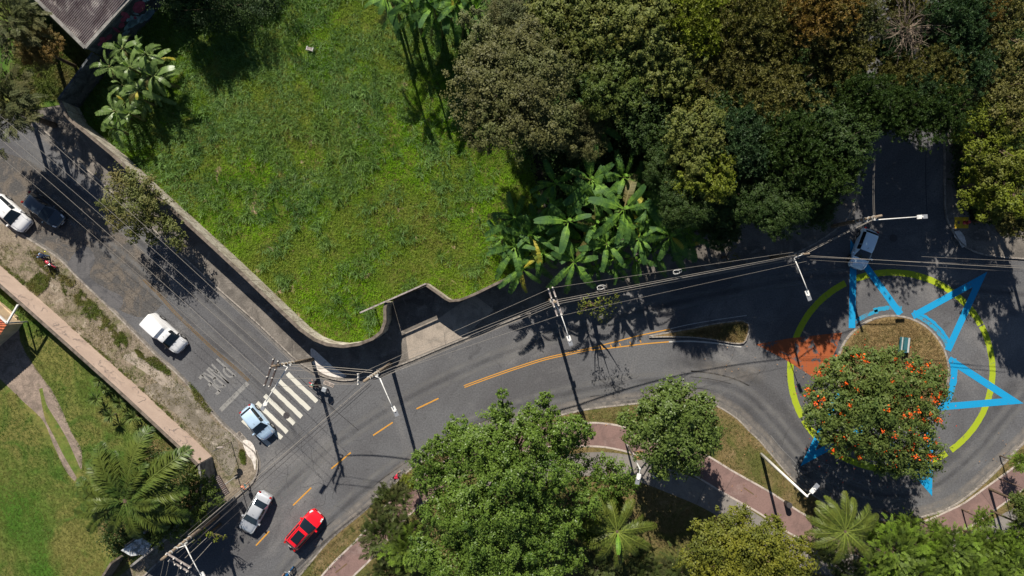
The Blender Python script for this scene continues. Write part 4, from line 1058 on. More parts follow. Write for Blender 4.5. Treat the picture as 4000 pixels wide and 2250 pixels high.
for q in (((1487,1466),8.9,(2168,1182),8.9,.028),((1492,1474),8.9,(2170,1190),8.8,.02),((1470,1445),9.4,(2160,1170),9.2,.016),((1400,1462),11.3,(2143,1130),10.7,.013),((1402,1500),11.3,(2180,1234),10.7,.013),((1480,1457),9.0,(2165,1176),9.0,.02)): wire(*q[:4], q[4], .5, 'cable', lb3, 'cables from thick to twin-crossarm pole')
lb4 = 'overhead cable stretched over the shaded avenue past the banana plants'
for q in (((2172,1180),8.9,(3118,1000),8.4,.030),((2174,1188),8.8,(3122,1009),8.2,.018),((2158,1124),10.1,(3100,985),8.8,.012),((2196,1232),10.1,(3158,1019),8.6,.011),((2172,1172),9.0,(3110,996),8.5,.02)): wire(*q[:4], q[4], .6, 'cable', lb4, 'cables over the shaded avenue')
lb5 = 'overhead cable crossing above the blue-grey car towards the right edge'
for q in (((3165,999),8.6,(4080,1052),8.6,.022),((3150,1003),8.4,(4080,1043),8.4,.016),((3160,1015),8.0,(4080,1066),8.0,.010),((3600,1002),8.8,(3975,1019),8.8,.012)): wire(*q[:4], q[4], .25, 'cable', lb5, 'cables crossing towards the right edge')
lb6 = 'cable between the two poles beside the side street'
for q in (((3155,988),8.6,(3425,852),8.6,.028),((3150,984),8.8,(3428,848),8.8,.014)): wire(*q[:4], q[4], .3, 'cable', lb6, 'cables beside the side street')
lb7 = 'pale cable running up the side street from the mossy pole'
for q in (((3412,850),8.8,(3418,560),8.8,.014),((3418,850),8.9,(3422,560),8.9,.012)): wire(*q[:4], q[4], .2, 'cable', lb7, 'cables up the side street')
lb8 = 'pale cable running up the left street above the parked cars'
for q in (((1040,1475),10.3,(-60,490),10.3,.015),((1060,1430),10.3,(-60,452),10.3,.013),((1072,1400),10.3,(-60,400),10.3,.013),((1033,1508),10.2,(-60,560),10.2,.011),((1134,1410),8.6,(150,510),8.6,.016)): wire(*q[:4], q[4], .45, 'cable', lb8, 'cables up the left street')
lb9 = 'cable running off the bottom edge from the bottom left pole'
for q in (((640,2190),10,(585,2400),10,.014),((661,2190),9.7,(600,2420),9.7,.014),((700,2210),9.7,(640,2420),9.7,.014),((737,2235),9.7,(690,2430),9.7,.014)): wire(*q[:4], q[4], .2, 'cable', lb9, 'cables running off the bottom edge')
lb10 = 'cable from the bottom left pole towards the vine over the road'
for q in (((690,2160),10.4,(760,2108),8.8,.022),((722,2180),10.4,(808,2100),8.8,.022),((744,2210),10.4,(828,2118),8.8,.02)): wire(*q[:4], q[4], .1, 'cable', lb10, 'short cables at the bottom left pole')
for (u, v), lb in (((2345,1123),'pale cable loop hanging on the wires above the climbing plant'),((2642,1062),'pale cable loop hanging on the wires right of the banana plants')):
    c = W(u,v,8.6); mb = MB(); mb.tube([c+Vector((.38*math.cos(t)*(1+.3*math.cos(t)), .2*math.sin(t)+.08*math.cos(t), .12*math.sin(2*t))) for t in np.linspace(0,2*math.pi,18)], .018, 5)
    mb.tube([c+Vector((.30*math.cos(t), .14*math.sin(t), .05)) for t in np.linspace(0,2*math.pi,14)], .014, 5); tag(mb.build('cable_loop', M['white_steel']), lb, 'cable loop')

# ---------------------------------------------------------------- small street things
def sign_post():
    b = W(905,1724); root = empty('traffic_sign', b); bpy.context.view_layer.update()
    mb = MB(); mb.tube([b, b+Vector((0,0,2.9))], .035, 8); child(mb, 'post', M['rust'], root)
    mb = MB(); mb.disc(b+Vector((-.0,.05,2.75)), .3, .03, 20, 'Y'); mb2 = child(mb, 'sign_plate', M['arm'], root)
    mb = MB(); mb.box(b+Vector((-.28,-.13,2.95)), (.62,.06,.34), Matrix.Rotation(R(28),3,'Z')); child(mb, 'arrow_plate', M['graf_dark'], root)
    tag(root, 'thin dark sign post throwing a long shadow on the corner pavement', 'traffic sign')
sign_post()
b = W(930,1857); root = empty('panel_post', b); bpy.context.view_layer.update()
t = W(879,1889,3.0); mb = MB(); mb.tube([b, Vector((b.x,b.y,3.0)), t], .045, 8); child(mb, 'post', M['steel'], root)
mb = MB(); q = [W(p[0],p[1],3.05) for p in ((837,1864),(855,1855),(897,1926),(880,1938))]; q = [Vector((p.x,p.y,3.05)) for p in q]; prism(mb, q, 2.97); child(mb, 'panel', M['arm_dark'], root)
mb = MB()
for i in range(3):
    for j in range(11):
        a = q[0].lerp(q[3], (j+.6)/11.3); c = q[1].lerp(q[2], (j+.6)/11.3); p = a.lerp(c, .22+.28*i); mb.box((p.x,p.y,3.06), (.08,.06,.03), Matrix.Rotation(R(30),3,'Z'))
child(mb, 'studs', M['arm'], root); tag(root, 'narrow brown panel with rows of pale studs on a grey post at the corner', 'panel')
# hydrant on its yellow slab
c = W(3755,870); pd = poly_obj('painted_slab', [(3728,848),(3784,848),(3783,892),(3729,892)], .13, M['yellow_pad']); struct(pd)
c = W(3764,870); root = empty('fire_hydrant', (c.x,c.y,.13)); bpy.context.view_layer.update()
mb = MB(); mb.tube([(0,0,0),(0,0,.05),(0,0,.06),(0,0,.55),(0,0,.62),(0,0,.78),(0,0,.84)], [.2,.2,.12,.12,.16,.14,.04], 14); mb.build('barrel', M['red_paint'], root, True)
mb = MB(); mb.disc((.2,0,.45), .075, .12, 12, 'X'); mb.disc((-.2,0,.45), .075, .12, 12, 'X'); mb.disc((0,-.19,.42), .09, .12, 12, 'Y'); mb.build('outlet', M['red_paint'], root, True)
tag(root, 'red fire hydrant standing on a yellow painted slab', 'fire hydrant')
mb = MB(); c = W(3741,870); mb.box((c.x,c.y,.15), (.2,.28,.04)); mb.box((c.x,c.y,.18), (.05,.2,.03)); tag(mb.build('valve_cover', M['rust']), 'small dark valve cover on the yellow slab beside the hydrant', 'valve cover')
# teal picnic bench on the island
c = W(3518,1345); root = empty('park_bench', (c.x,c.y,.15), R(-6))
mb = MB(); mb.box((-.27,0,.46),(.42,1.5,.05)); mb.box((-.5,0,.72),(.1,1.5,.06)); mb.build('seat', M['teal'], root)
mb = MB(); mb.box((.0,0,.72),(.34,1.5,.05)); mb.box((.42,0,.46),(.26,1.5,.05)); mb.build('table_top', M['teal'], root)
mb = MB(); mb.box((-.40,0,.495),(.05,1.45,.03)); mb.box((-.22,0,.495),(.10,1.45,.03)); mb.box((.42,0,.495),(.16,1.45,.03)); mb.build('worn_slats', M['steel'], root)
for y in (-.6,.6):
    for x in (-.35,.32): mb = MB(); mb.box((x,y,.22),(.07,.07,.44)); mb.build('leg', M['iron'], root)
tag(root, 'teal slatted bench on the shaded part of the roundabout island', 'bench')
# litter bin and small things
c = W(3068,1962); root = empty('litter_bin', (c.x,c.y,.12), R(-25)); mb = MB(); mb.tube([(0,0,0),(0,0,.85),(0,0,.9)], [.24,.28,.25], 14); mb.build('drum', M['black'], root, True)
mb = MB(); mb.tube([(0,0,.9),(0,0,.93)], [.29,.27], 14); mb.build('lid', M['iron'], root); tag(root, 'dark litter bin beside the cycle path above the yellowish tree', 'litter bin')
c = W(1210,190,.5); root = empty('broken_chair', (c.x,c.y,.3), R(-15)); mb = MB(); mb.box((0,.1,.2),(.75,.06,.05)); mb.box((0,-.15,.2),(.75,.06,.05)); mb.box((0,-.02,.19),(.6,.2,.03)); mb.build('seat', M['arm'], root)
mb = MB(); mb.box((-.3,0,.1),(.05,.4,.3)); mb.box((.3,0,.1),(.05,.4,.3)); mb.build('leg', M['steel'], root); tag(root, 'broken pale chair lying in the grass lot', 'chair')
c = W(2558,1860,.3); root = empty('plastic_bag', (c.x,c.y,.15)); mb = MB(); mb.ball((0,0,.12), (.22,.18,.13)); mb.ball((.14,.12,.14), (.1,.09,.14)); o = mb.build('bag', M['white_steel'], root, True); tag(root, 'crumpled white bag at the shaded edge of the footpath', 'bag')

# ---------------------------------------------------------------- vehicles
def car(label, u, v, hd, Lc, Wc, Hc, paint, kind='hatch', roof=None, sunroof=False, cat='car'):
    c = W(u, v, .8); ang = math.atan2(-hd[1], hd[0]); root = empty('parked_car' if kind == 'parked' else 'car', (c.x, c.y, 0.004), ang)
    # stations along x (front +): fraction, half width, belt z, centre top z, half width of top, kind
    P = {'hatch': [(0,.72,.50,.55,.55),(.02,.84,.62,.80,.66),(.05,.90,.80,.98,.68),(.07,.95,.92,1.10,.72),(.13,.98,.95,1.38,.70),(.16,.985,.95,1.455,.69),(.30,1,.95,1.49,.695),(.45,1,.94,1.50,.69),(.53,1,.93,1.47,.675),(.57,1,.925,1.43,.665),(.755,1,.90,.99,.74),(.78,.99,.88,.94,.80),(.86,.97,.82,.86,.80),(.94,.92,.72,.76,.74),(.98,.80,.60,.62,.62),(1.0,.66,.46,.50,.48)],
         'sedan':[(0,.70,.60,.66,.55),(.02,.84,.78,.86,.70),(.06,.92,.90,.97,.78),(.14,.95,.93,1.01,.80),(.165,.97,.94,1.03,.76),(.28,.985,.95,1.38,.68),(.32,1,.95,1.43,.68),(.42,1,.95,1.46,.685),(.51,1,.94,1.45,.68),(.545,1,.93,1.41,.665),(.725,1,.90,.99,.74),(.75,.99,.88,.94,.80),(.84,.97,.83,.87,.80),(.93,.92,.73,.77,.74),(.98,.80,.60,.62,.62),(1.0,.66,.46,.50,.48)],
         'van':  [(0,.86,.92,1.55,.72),(.012,.93,1.0,1.78,.78),(.03,.96,1.05,1.86,.80),(.25,1,1.05,1.88,.82),(.44,1,1.03,1.88,.81),(.475,1,1.02,1.74,.74),(.50,1,1.0,1.62,.70),(.56,1,.98,1.60,.70),(.60,1,.96,1.57,.69),(.64,1,.95,1.50,.68),(.80,1,.92,1.02,.72),(.825,.99,.88,.96,.80),(.90,.96,.82,.87,.78),(.95,.92,.72,.76,.72),(.985,.80,.58,.62,.60),(1.0,.66,.46,.50,.48)]}
    K = {'hatch':(3,4,9,10), 'sedan':(4,5,9,10), 'van':(None,None,9,10), }[kind if kind in ('sedan','van') else 'hatch']
    st = P[kind if kind in P else 'hatch']; NR = 13
    hw = Wc/2; k = Hc/1.50 if kind != 'van' else Hc/1.88
    def section(s):
        f, w, zb, zt, wt = s; x = (f-.5)*Lc; y = w*hw; wt = wt*hw; zb *= k; zt *= k
        if zt-zb < .12: wt = y*.90
        e = zt-.05
        rows = [(y*.93,.2),(y*.985,.32),(y*1.0,.55*min(1,zb/.6) if zb < .6 else .58),(y*.985,zb-.07),(y*.955,zb)]
        for t in (.12,.5,.9): rows.append((y*.955+(wt-y*.955)*t, zb+(e-zb)*t))
        rows += [(wt*.965,e-.002),(wt*.90,zt-.028),(wt*.6,zt-.008),(wt*.3,zt-.001),(0,zt)]
        return x, rows
    V = []; idx = {}
    secs = [section(s) for s in st]
    full = []
    for x, rows in secs:
        line = [(x, yy, z) for yy, z in rows]+[(x, -yy, z) for yy, z in rows[-2::-1]]; full.append(line)
    n = len(full[0]); V = [p for l in full for p in l]
    # bow windscreen and rear rows forward in the middle
    parts = {k_: [] for k_ in ('body','windscreen','rear_window','side_window')}
    def q(i, j): return i*n+j
    m = n//2
    for i in range(len(full)-1):
        for j in range(n-1):
            jj = j if j < m else n-2-j; key = 'body'
            f0, f1 = st[i][0], st[i+1][0]
            if jj >= 7 and i == K[2]: key = 'windscreen'
            if jj >= 7 and K[0] is not None and K[0] <= i < K[1]: key = 'rear_window'
            if 5 <= jj < 7:
                lo = 4 if kind != 'van' else 7; hi = 8 if kind != 'van' else 9
                if kind == 'sedan': lo = 5
                if lo <= i <= hi: key = 'side_window'
                if kind not in ('van',) and i == 7: key = 'side_window'
            if 5 <= jj < 7 and kind != 'van' and i == (6 if kind != 'sedan' else 7) and False: key = 'body'
            parts[key].append((q(i,j), q(i,j+1), q(i+1,j+1), q(i+1,j)))
    parts['body'].append(tuple(q(0,j) for j in range(n))); parts['body'].append(tuple(q(len(full)-1,j) for j in reversed(range(n))))
    def sub(name, faces, mat, lift=0, smooth=True):
        used = sorted({a for f in faces for a in f}); mp = {a:b for b,a in enumerate(used)}
        me = bpy.data.meshes.new(name); me.from_pydata([V[a] for a in used], [], [tuple(mp[a] for a in f) for f in faces]); me.update()
        bm = bmesh.new(); bm.from_mesh(me); bmesh.ops.recalc_face_normals(bm, faces=bm.faces[:]); bm.to_mesh(me); bm.free()
        return link(name, me, root, mat, smooth)
    bd = sub('body', parts['body'], paint)
    es = bd.modifiers.new('edge', 'EDGE_SPLIT'); es.split_angle = R(38)
    for nm in ('windscreen','rear_window'):
        if parts[nm]: sub(nm, parts[nm], M['glass'])
    for sg in (0,1):
        fs = [f for f in parts['side_window'] if (sum(V[a][1] for a in f) > 0) == bool(sg)]
        if fs: sub('side_window', fs, M['glass'])
    # pillars between the side windows
    for sg in (-1,1):
        i = 7 if kind != 'van' else 8
        a = full[i][4] ; b = full[i][8]; mb = MB(); mb.bar((a[0],sg*a[1],a[2]), (b[0],sg*b[1],b[2]), .02, .07); mb.build('pillar', paint if kind != 'van' else M['black'], root)
        mb = MB(); x = (K[3]/1.0 and (st[K[3]][0]-.5)*Lc-.28); yb = hw*1.0; mb.box((x, sg*(yb+.08), .95*k if kind != 'van' else .98), (.14,.20,.13)); mb.build('mirror', paint if kind != 'van' else M['black'], root)
        mb = MB(); mb.add([(x_*1.0+(.0), sg*y_, z_) for x_, y_, z_ in ((.5*Lc-.10,hw*.60,.735*k),(.5*Lc-.42,hw*.74,.865*k),(.5*Lc-.40,hw*.90,.83*k),(.5*Lc-.14,hw*.80,.70*k))], [(0,1,2,3)]); 
        mb.build('headlight', M['headlamp'], root)
        mb = MB(); zt_ = .82 if kind != 'van' else .95
        mb.box((-.5*Lc+.085, sg*hw*.70, zt_*k), (.12,.20,.20)); mb.build('taillight', M['taillamp'], root)
        for wx in (.31*Lc, -.305*Lc):
            w_ = MB(); w_.tube([(wx,sg*(hw-.2),.31),(wx,sg*(hw+.012),.31)], .31, 20); tyre = w_.build('wheel', M['rubber'], root)
            r_ = MB(); r_.tube([(wx,sg*(hw+.013),.31),(wx,sg*(hw+.022),.31)], .19, 16)
            r_.build('rim', M['rim'], tyre)
        # wheel arch lip
            a_ = MB(); a_.tube([(wx+.37*math.cos(t), sg*(hw-.004), .31+.37*math.sin(t)) for t in np.linspace(0,math.pi,12)], .03, 5); a_.build('wheel_arch', M['black'], root)
    mb = MB(); mb.box((.5*Lc-.03,0,.42),(.10,hw*1.25,.14)); mb.build('grille', M['black'], root)
    mb = MB(); mb.box((.5*Lc+.028,0,.42),(.02,.40,.13)); mb.build('number_plate', M['plate'], root)
    mb = MB(); mb.box((-.5*Lc-.01,0,.62),(.02,.40,.13)); mb.build('number_plate', M['plate'], root)
    mb = MB(); xx = (st[K[2]+1][0]-.5)*Lc+.03; zz = st[K[2]+1][3]*k+.012
    mb.bar((xx,.25,zz), (xx-.18,-.25,zz+.05), .02, .015); mb.bar((xx,-.15,zz), (xx-.22,-.62,zz+.045), .02, .015); mb.build('wiper', M['black'], root)
    # shut lines of bonnet and boot
    mb = MB()
    def onroof(i, yf, up=.006): s = st[i]; x, rows = secs[i]; return (x, rows[9][0]*yf, rows[9][1]+up+.012*(1-abs(yf)))
    i0 = K[3]+1
    for sg in (-1,1):
        for i in range(i0, i0+2): mb.bar(onroof(i, .93*sg), onroof(i+1, .90*sg), .015, .008)
    if kind == 'sedan':
        for sg in (-1,1): mb.bar(onroof(3,.9*sg), onroof(2,.88*sg), .015, .008)
    mb.build('panel_gap', M['black'], root)
    if sunroof:
        z1 = st[7][3]*k; mb = MB(); a = (st[6][0]-.5)*Lc-.33; b = (st[8][0]-.5)*Lc-.10
        mb.add([(a,-.42,z1+.024),(b,-.42,z1+.012),(b,.42,z1+.012),(a,.42,z1+.024),(a,-.42,z1-.03),(b,-.42,z1-.04),(b,.42,z1-.04),(a,.42,z1-.03)], [(0,1,2,3),(0,4,5,1),(1,5,6,2),(2,6,7,3),(3,7,4,0)]); mb.build('sunroof', M['glass'], root)
        for sg in (-1,1): mb = MB(); mb.tube([((st[5][0]-.5)*Lc, sg*.53, z1-.02),((st[6][0]-.5)*Lc, sg*.56, z1+.03),((st[9][0]-.5)*Lc, sg*.55, z1-.03)], .018, 6); mb.build('roof_rail', M['black'], root)
    else:
        mb = MB(); x = (st[8][0]-.5)*Lc-.1; z1 = st[8][3]*k+.0; mb.tube([(x,0,z1-.01),(x-.10,0,z1+.16)], .012, 5); mb.ball((x,0,z1), .03, 8, 4); mb.build('aerial', M['black'], root)
    return tag(root, label, cat)
pw_ = car_paint('white_car_paint', (.80,.80,.80)); ps = car_paint('silver_car_paint', (.52,.54,.57), .3, .35); pb = car_paint('pale_blue_car_paint', (.47,.63,.80), .3, .15)
pd_ = car_paint('dark_blue_car_paint', (.022,.032,.045)); pr = car_paint('bright_red_car_paint', (.78,.006,.015)); pg_ = car_paint('grey_blue_car_paint', (.66,.84,.97), .3, .0)
car('white car pointing down the left street with its tail cut by the photo edge', 36, 831, (.74,.67), 4.25, 1.80, 1.52, pw_)
car('dark blue-grey car in the shade beside the white one', 167, 819, (.80,.60), 4.3, 1.72, 1.48, pd_)
car('white panel van with a high smooth cargo body', 644, 1304, (.74,.67), 4.45, 1.72, 1.84, pw_, 'van', cat='van')
car('pale blue hatchback waiting on the crosswalk', 1003, 1651, (.64,.77), 3.75, 1.66, 1.52, pb)
car('silver saloon heading down the avenue beside the corner pavement', 996, 2005, (-.49,.87), 4.3, 1.70, 1.48, ps, 'sedan')
car('bright red hatchback with a black glass sunroof', 1186, 2072, (.66,-.75), 4.3, 1.78, 1.50, pr, sunroof=True)
car('pale blue-grey hatchback entering the roundabout in the shade', 3376, 972, (-.36,.93), 4.1, 1.74, 1.52, pg_)

# ---------------------------------------------------------------- people and two-wheelers
def skin_mesh(name, verts, edges, rad, mat, parent, sub=1, root=0):
    me = bpy.data.meshes.new(name); me.from_pydata(verts, edges, []); me.update()
    o = link(name, me, parent, mat); m = o.modifiers.new('skin', 'SKIN'); m.use_smooth_shade = True
    for i, r in enumerate(rad):
        sv = me.skin_vertices[0].data[i]; sv.radius = (r, r) if not hasattr(r, '__len__') else r; sv.use_root = (i == root)
    s = o.modifiers.new('sub', 'SUBSURF'); s.levels = sub; s.render_levels = sub
    return o
POSES = {
 'walk': dict(hip=(0,0,.92), chest=(.03,0,1.28), neck=(.05,0,1.47), head=(.09,0,1.62),
    arms=[((.03,.19,1.40),(-.12,.23,1.15),(-.02,.22,.93)), ((.03,-.19,1.40),(.14,-.24,1.17),(.32,-.20,1.02))],
    legs=[((0,.09,.90),(.20,.10,.50),(.22,.10,.08),(.36,.11,.04)), ((0,-.09,.90),(-.04,-.10,.48),(-.30,-.10,.14),(-.20,-.10,.04))]),
 'moto': dict(hip=(-.18,0,.86), chest=(-.02,0,1.18), neck=(.06,0,1.36), head=(.11,0,1.50),
    arms=[((.02,.19,1.30),(.16,.30,1.10),(.38,.31,1.06)), ((.02,-.19,1.30),(.16,-.30,1.10),(.38,-.31,1.06))],
    legs=[((-.14,.11,.84),(.26,.22,.74),(.08,.24,.32),(.22,.26,.27)), ((-.14,-.11,.84),(.26,-.22,.74),(.08,-.24,.32),(.22,-.26,.27))]),
 'cycle': dict(hip=(-.24,0,.97), chest=(.08,0,1.18), neck=(.24,0,1.27), head=(.34,0,1.37),
    arms=[((.20,.18,1.22),(.34,.26,1.04),(.50,.25,.98)), ((.20,-.18,1.22),(.34,-.26,1.04),(.50,-.25,.98))],
    legs=[((-.22,.09,.94),(.14,.12,.72),(.02,.12,.30),(.14,.12,.24)), ((-.22,-.09,.94),(.05,-.12,.58),(-.12,-.12,.22),(.0,-.12,.15))]),
}
def person(loc, ang, pose, label, shirt, trousers, hair, helmet=None, bare=False, bag=None, name='person'):
    root = empty(name, loc, ang); p = POSES[pose]
    v = [p['hip'], tuple(np.add(p['hip'],p['chest'])/2), p['chest'], p['neck'], tuple(np.add(p['neck'],(.02,0,.06))), p['head'], tuple(np.add(p['head'],(.0,0,.10)))]
    e = [(0,1),(1,2),(2,3),(3,4),(4,5),(5,6)]; r = [(.15,.12),(.13,.10),(.165,.11),.06,.055,(.082,.095),(.055,.06)]
    for a in p['arms']:
        b = len(v); s = np.array(a[0]); el = np.array(a[1]); h = np.array(a[2]); v += [tuple(s), tuple(el), tuple(h)]; e += [(2,b),(b,b+1),(b+1,b+2)]; r += [.058,.043,.030]
        d = (h-el)/np.linalg.norm(h-el); side = np.cross(d, (0,0,1)); side /= np.linalg.norm(side)
        palm = h+d*.07; v.append(tuple(palm)); e.append((b+2,b+3)); r.append((.038,.02)); dn = np.array((0,0,-1.))
        for k, (off, ln) in enumerate(((-.03,.075),(-.01,.085),(.011,.08),(.03,.062))):
            f0 = palm+side*off+d*.02; f1 = f0+d*ln*.6+dn*.015; f2 = f1+d*ln*.3+dn*.03; c = len(v); v += [tuple(f0),tuple(f1),tuple(f2)]; e += [(b+3,c),(c,c+1),(c+1,c+2)]; r += [.009,.009,.008]
        c = len(v); t0 = h+d*.035+side*.04*(1 if s[1] < 0 else -1); t1 = t0+d*.035+dn*.02+side*.01; v += [tuple(t0),tuple(t1)]; e += [(b+2,c),(c,c+1)]; r += [.011,.009]
    for l in p['legs']:
        b = len(v); v += [l[0],l[1],l[2],l[3]]; e += [(0,b),(b,b+1),(b+1,b+2),(b+2,b+3)]; r += [.095,.062,.042,(.04,.03)]
    skin_mesh('body', v, e, r, M['skin'], root)
    # shirt: torso and upper arms
    sv = [tuple(np.add(p['hip'],(0,0,.02))), v[1], p['chest'], tuple(np.add(p['chest'], np.subtract(p['neck'],p['chest'])*.6))]; se = [(0,1),(1,2),(2,3)]; sr = [(.17,.14),(.155,.125),(.19,.135),(.10,.09)]
    for a in p['arms']: b = len(sv); m = np.add(np.array(a[0])*.45, np.array(a[1])*.55); sv += [a[0], tuple(m)]; se += [(2,b),(b,b+1)]; sr += [.075,.062]
    skin_mesh('shirt', sv, se, sr, shirt, root)
    tv = [tuple(np.add(p['hip'],(0,0,.03)))]; te = []; tr = [(.165,.14)]
    for l in p['legs']:
        b = len(tv); end = l[2] if not bare else tuple(np.add(np.array(l[0])*.3, np.array(l[1])*.7)); tv += [l[0]]+([l[1]] if not bare else [])+[end]; te += [(0,b)]+[(b+k,b+k+1) for k in range(len(tv)-b-1)]; tr += [.11]+([.08] if not bare else [])+[.065 if not bare else .085]
    skin_mesh('trousers', tv, te, tr, trousers, root)
    for l in p['legs']:
        mb = MB(); a = np.array(l[2]); b_ = np.array(l[3]); mb.ball(tuple((a+b_)/2+np.array((0,0,-.01))), (.14,.055,.05)); mb.build('shoe', M['black'], root, True)
    h = np.array(p['head'])+np.array((-.01,0,.05)); mb = MB()
    if helmet: mb.ball(h, (.145,.125,.13), 14, 9); mb.build('helmet', helmet, root, True); mb = MB(); mb.ball(h+np.array((.075,0,-.02)), (.08,.10,.055), 10, 6); mb.build('visor', M['glass'], root, True)
    else: mb.ball(h+np.array((-.02,0,.0)), (.115,.105,.115), 12, 8); mb.build('hair', hair, root, True)
    for s in (-1,1):
        mb = MB(); q = np.array(p['head'])+np.array((.075,.032*s,.02)); mb.ball(q, .014, 6, 4); mb.build('eye', M['white_steel'] , root)
    mb = MB(); q = np.array(p['head'])+np.array((.095,0,-.005)); mb.ball(q, (.02,.014,.022), 6, 4); mb.build('nose', M['skin'], root)
    mb = MB(); q = np.array(p['head'])+np.array((.082,0,-.045)); mb.ball(q, (.012,.028,.007), 6, 4); mb.build('mouth', plain('lips', (.30,.08,.06)), root)
    if bag: mb = MB(); mb.ball(bag[0], (.13,.16,.18), 10, 6); mb.build('bag', bag[1], root, True)
    return tag(root, label, 'person')
def wheel2(root, x, r, w, name='wheel'):
    mb = MB(); mb.tube([(x+(r-w)*math.cos(t),0,r+(r-w)*math.sin(t)) for t in np.linspace(0,2*math.pi,25)], w, 6); o = mb.build(name, M['rubber'], root, True)
    mb = MB(); mb.disc((x,0,r), .05, .12, 10, 'Y')
    for k in range(10): t = k*math.pi/5; mb.bar((x,0,r), (x+(r-w)*math.cos(t),0,r+(r-w)*math.sin(t)), .012, .012)
    mb.build('rim', M['steel'], o)
def motorbike(u, v, hd, label, tank, box=None, group=None):
    c = W(u,v,.5); root = empty('motorcycle', (c.x,c.y,.005), math.atan2(-hd[1],hd[0]))
    wheel2(root, .66, .31, .055); wheel2(root, -.66, .31, .065)
    mb = MB(); mb.ball((.17,0,.82), (.30,.15,.13), 12, 8); mb.build('tank', tank, root, True)
    mb = MB(); mb.ball((-.28,0,.80), (.42,.135,.07), 12, 6); mb.build('seat', M['black'], root, True)
    mb = MB(); mb.ball((.05,0,.45), (.24,.16,.2), 10, 8); mb.tube([(-.1,.14,.3),(-.5,.17,.32),(-.85,.17,.38)], .05, 8); mb.build('engine', M['iron'], root, True)
    mb = MB(); mb.tube([(.66,.07,.31),(.42,.06,.95)], .025, 6); mb.tube([(.66,-.07,.31),(.42,-.06,.95)], .025, 6); mb.tube([(.42,0,.95),(.1,0,.6),(-.66,0,.31)], .03, 6); mb.tube([(.1,0,.6),(-.5,0,.72),(-.85,0,.75)], .025, 6); mb.build('frame', M['iron'], root)
    mb = MB(); mb.tube([(.30,.36,1.02),(.42,.18,1.03),(.44,0,.98),(.42,-.18,1.03),(.30,-.36,1.02)], .018, 6)
    for s in (-1,1): mb.tube([(.36,.24*s,1.03),(.42,.30*s,1.18)], .008, 4); mb.ball((.42,.31*s,1.2), (.02,.06,.035), 8, 5)
    mb.build('handlebar', M['steel'], root)
    mb = MB(); mb.ball((.55,0,.90), (.09,.10,.10), 10, 7); mb.build('headlight', M['headlamp'], root, True)
    for x, z in ((.66,.66),(-.70,.64)):
        mb = MB(); mb.tube([(x+.34*math.cos(t),0,.31+.34*math.sin(t)) for t in np.linspace(.5,2.6,8)], [.05]*8, 6); mb.build('mudguard', tank, root, True)
    mb = MB(); mb.box((-.93,0,.7),(.06,.14,.08)); mb.build('taillight', M['taillamp'], root)
    if box:
        mb = MB(); mb.box((-.82,0,1.08),(.46,.46,.42)); o = mb.build('delivery_box', box, root); bv = o.modifiers.new('b','BEVEL'); bv.width = .05; bv.segments = 2
    return tag(root, label, 'motorcycle', group)
def bicycle(u, v, hd, label, fr):
    c = W(u,v,.5); root = empty('bicycle', (c.x,c.y,.005), math.atan2(-hd[1],hd[0]))
    wheel2(root, .52, .34, .022); wheel2(root, -.52, .34, .022); mb = MB()
    for a, b in (((-.52,0,.34),(-.05,0,.29)),((-.05,0,.29),(.38,0,.82)),((-.05,0,.29),(-.2,0,.88)),((-.18,0,.80),(.36,0,.86)),((-.52,0,.34),(-.18,0,.80)),((.52,0,.34),(.36,0,.92))): mb.tube([a,b], .02, 6)
    mb.build('frame', fr, root); mb = MB(); mb.tube([(.5,.25,.96),(.4,.2,.98),(.37,0,.95),(.4,-.2,.98),(.5,-.25,.96)], .015, 6); mb.build('handlebar', M['black'], root)
    mb = MB(); mb.ball((-.22,0,.92), (.14,.07,.03)); mb.build('saddle', M['black'], root, True); mb = MB(); mb.disc((-.05,0,.29), .09, .02, 14, 'Y'); mb.bar((-.05,.06,.29),(.05,.09,.16),.02,.02); mb.bar((-.05,-.06,.29),(-.15,-.09,.42),.02,.02); mb.build('crank', M['steel'], root)
    return tag(root, label, 'bicycle')
denim = plain('blue_denim', (.07,.13,.26), .9); denim_l = plain('light_blue_cloth', (.22,.33,.50), .9); blk = plain('black_cloth', (.02,.02,.022), .9); redc = plain('red_cloth', (.62,.02,.06), .9)
orc = plain('coral_cloth', (.75,.25,.14), .9); brown = plain('dark_hair', (.03,.018,.012), .7); greenh = plain('mint_helmet', (.08,.50,.30), .3); whiteh = plain('white_helmet', (.75,.75,.72), .3); tealc = plain('teal_cloth', (.03,.16,.18), .9)
greyc = plain('maroon_cloth', (.10,.035,.035), .9); silverbox = plain('silver_box_lid', (.36,.38,.40), .35, .3); pinkr = plain('crimson_bike_paint', (.45,.03,.06), .3)
def at(u, v, h, fw=0): c = W(u,v,h); return (c.x,c.y,.01)
hd = (.79,.61); motorbike(188,1022,hd,'red motorcycle parked across the kerb on the dirt verge',pinkr)
person(at(160,998,1.0), math.atan2(-hd[1],hd[0])+.1, 'walk', 'person in light blue clothes with long dark hair standing behind the red motorcycle', denim_l, denim, brown)
mb = MB(); c = W(176,983,.9); mb.ball((c.x,c.y,.9), .07, 10, 6); tag(mb.build('ball', plain('yellow_plastic', (.75,.7,.08), .5)), 'small yellow round thing beside the person at the red motorcycle', 'ball')
hd = (-.94,-.34); motorbike(1243,1507,hd,'black delivery motorcycle with a big silver top box leaving the crosswalk',car_paint('red_front_paint',(.5,.01,.02)),silverbox)
person(at(1238,1500,.5), math.atan2(-hd[1],hd[0]), 'moto', 'rider with a mint green helmet on the delivery motorcycle', greyc, blk, brown, greenh)
hd = (.62,-.78); motorbike(1122,2244,hd,'blue motorcycle entering at the bottom edge',plain('metal_blue_paint',(.02,.14,.35),.25,.3))
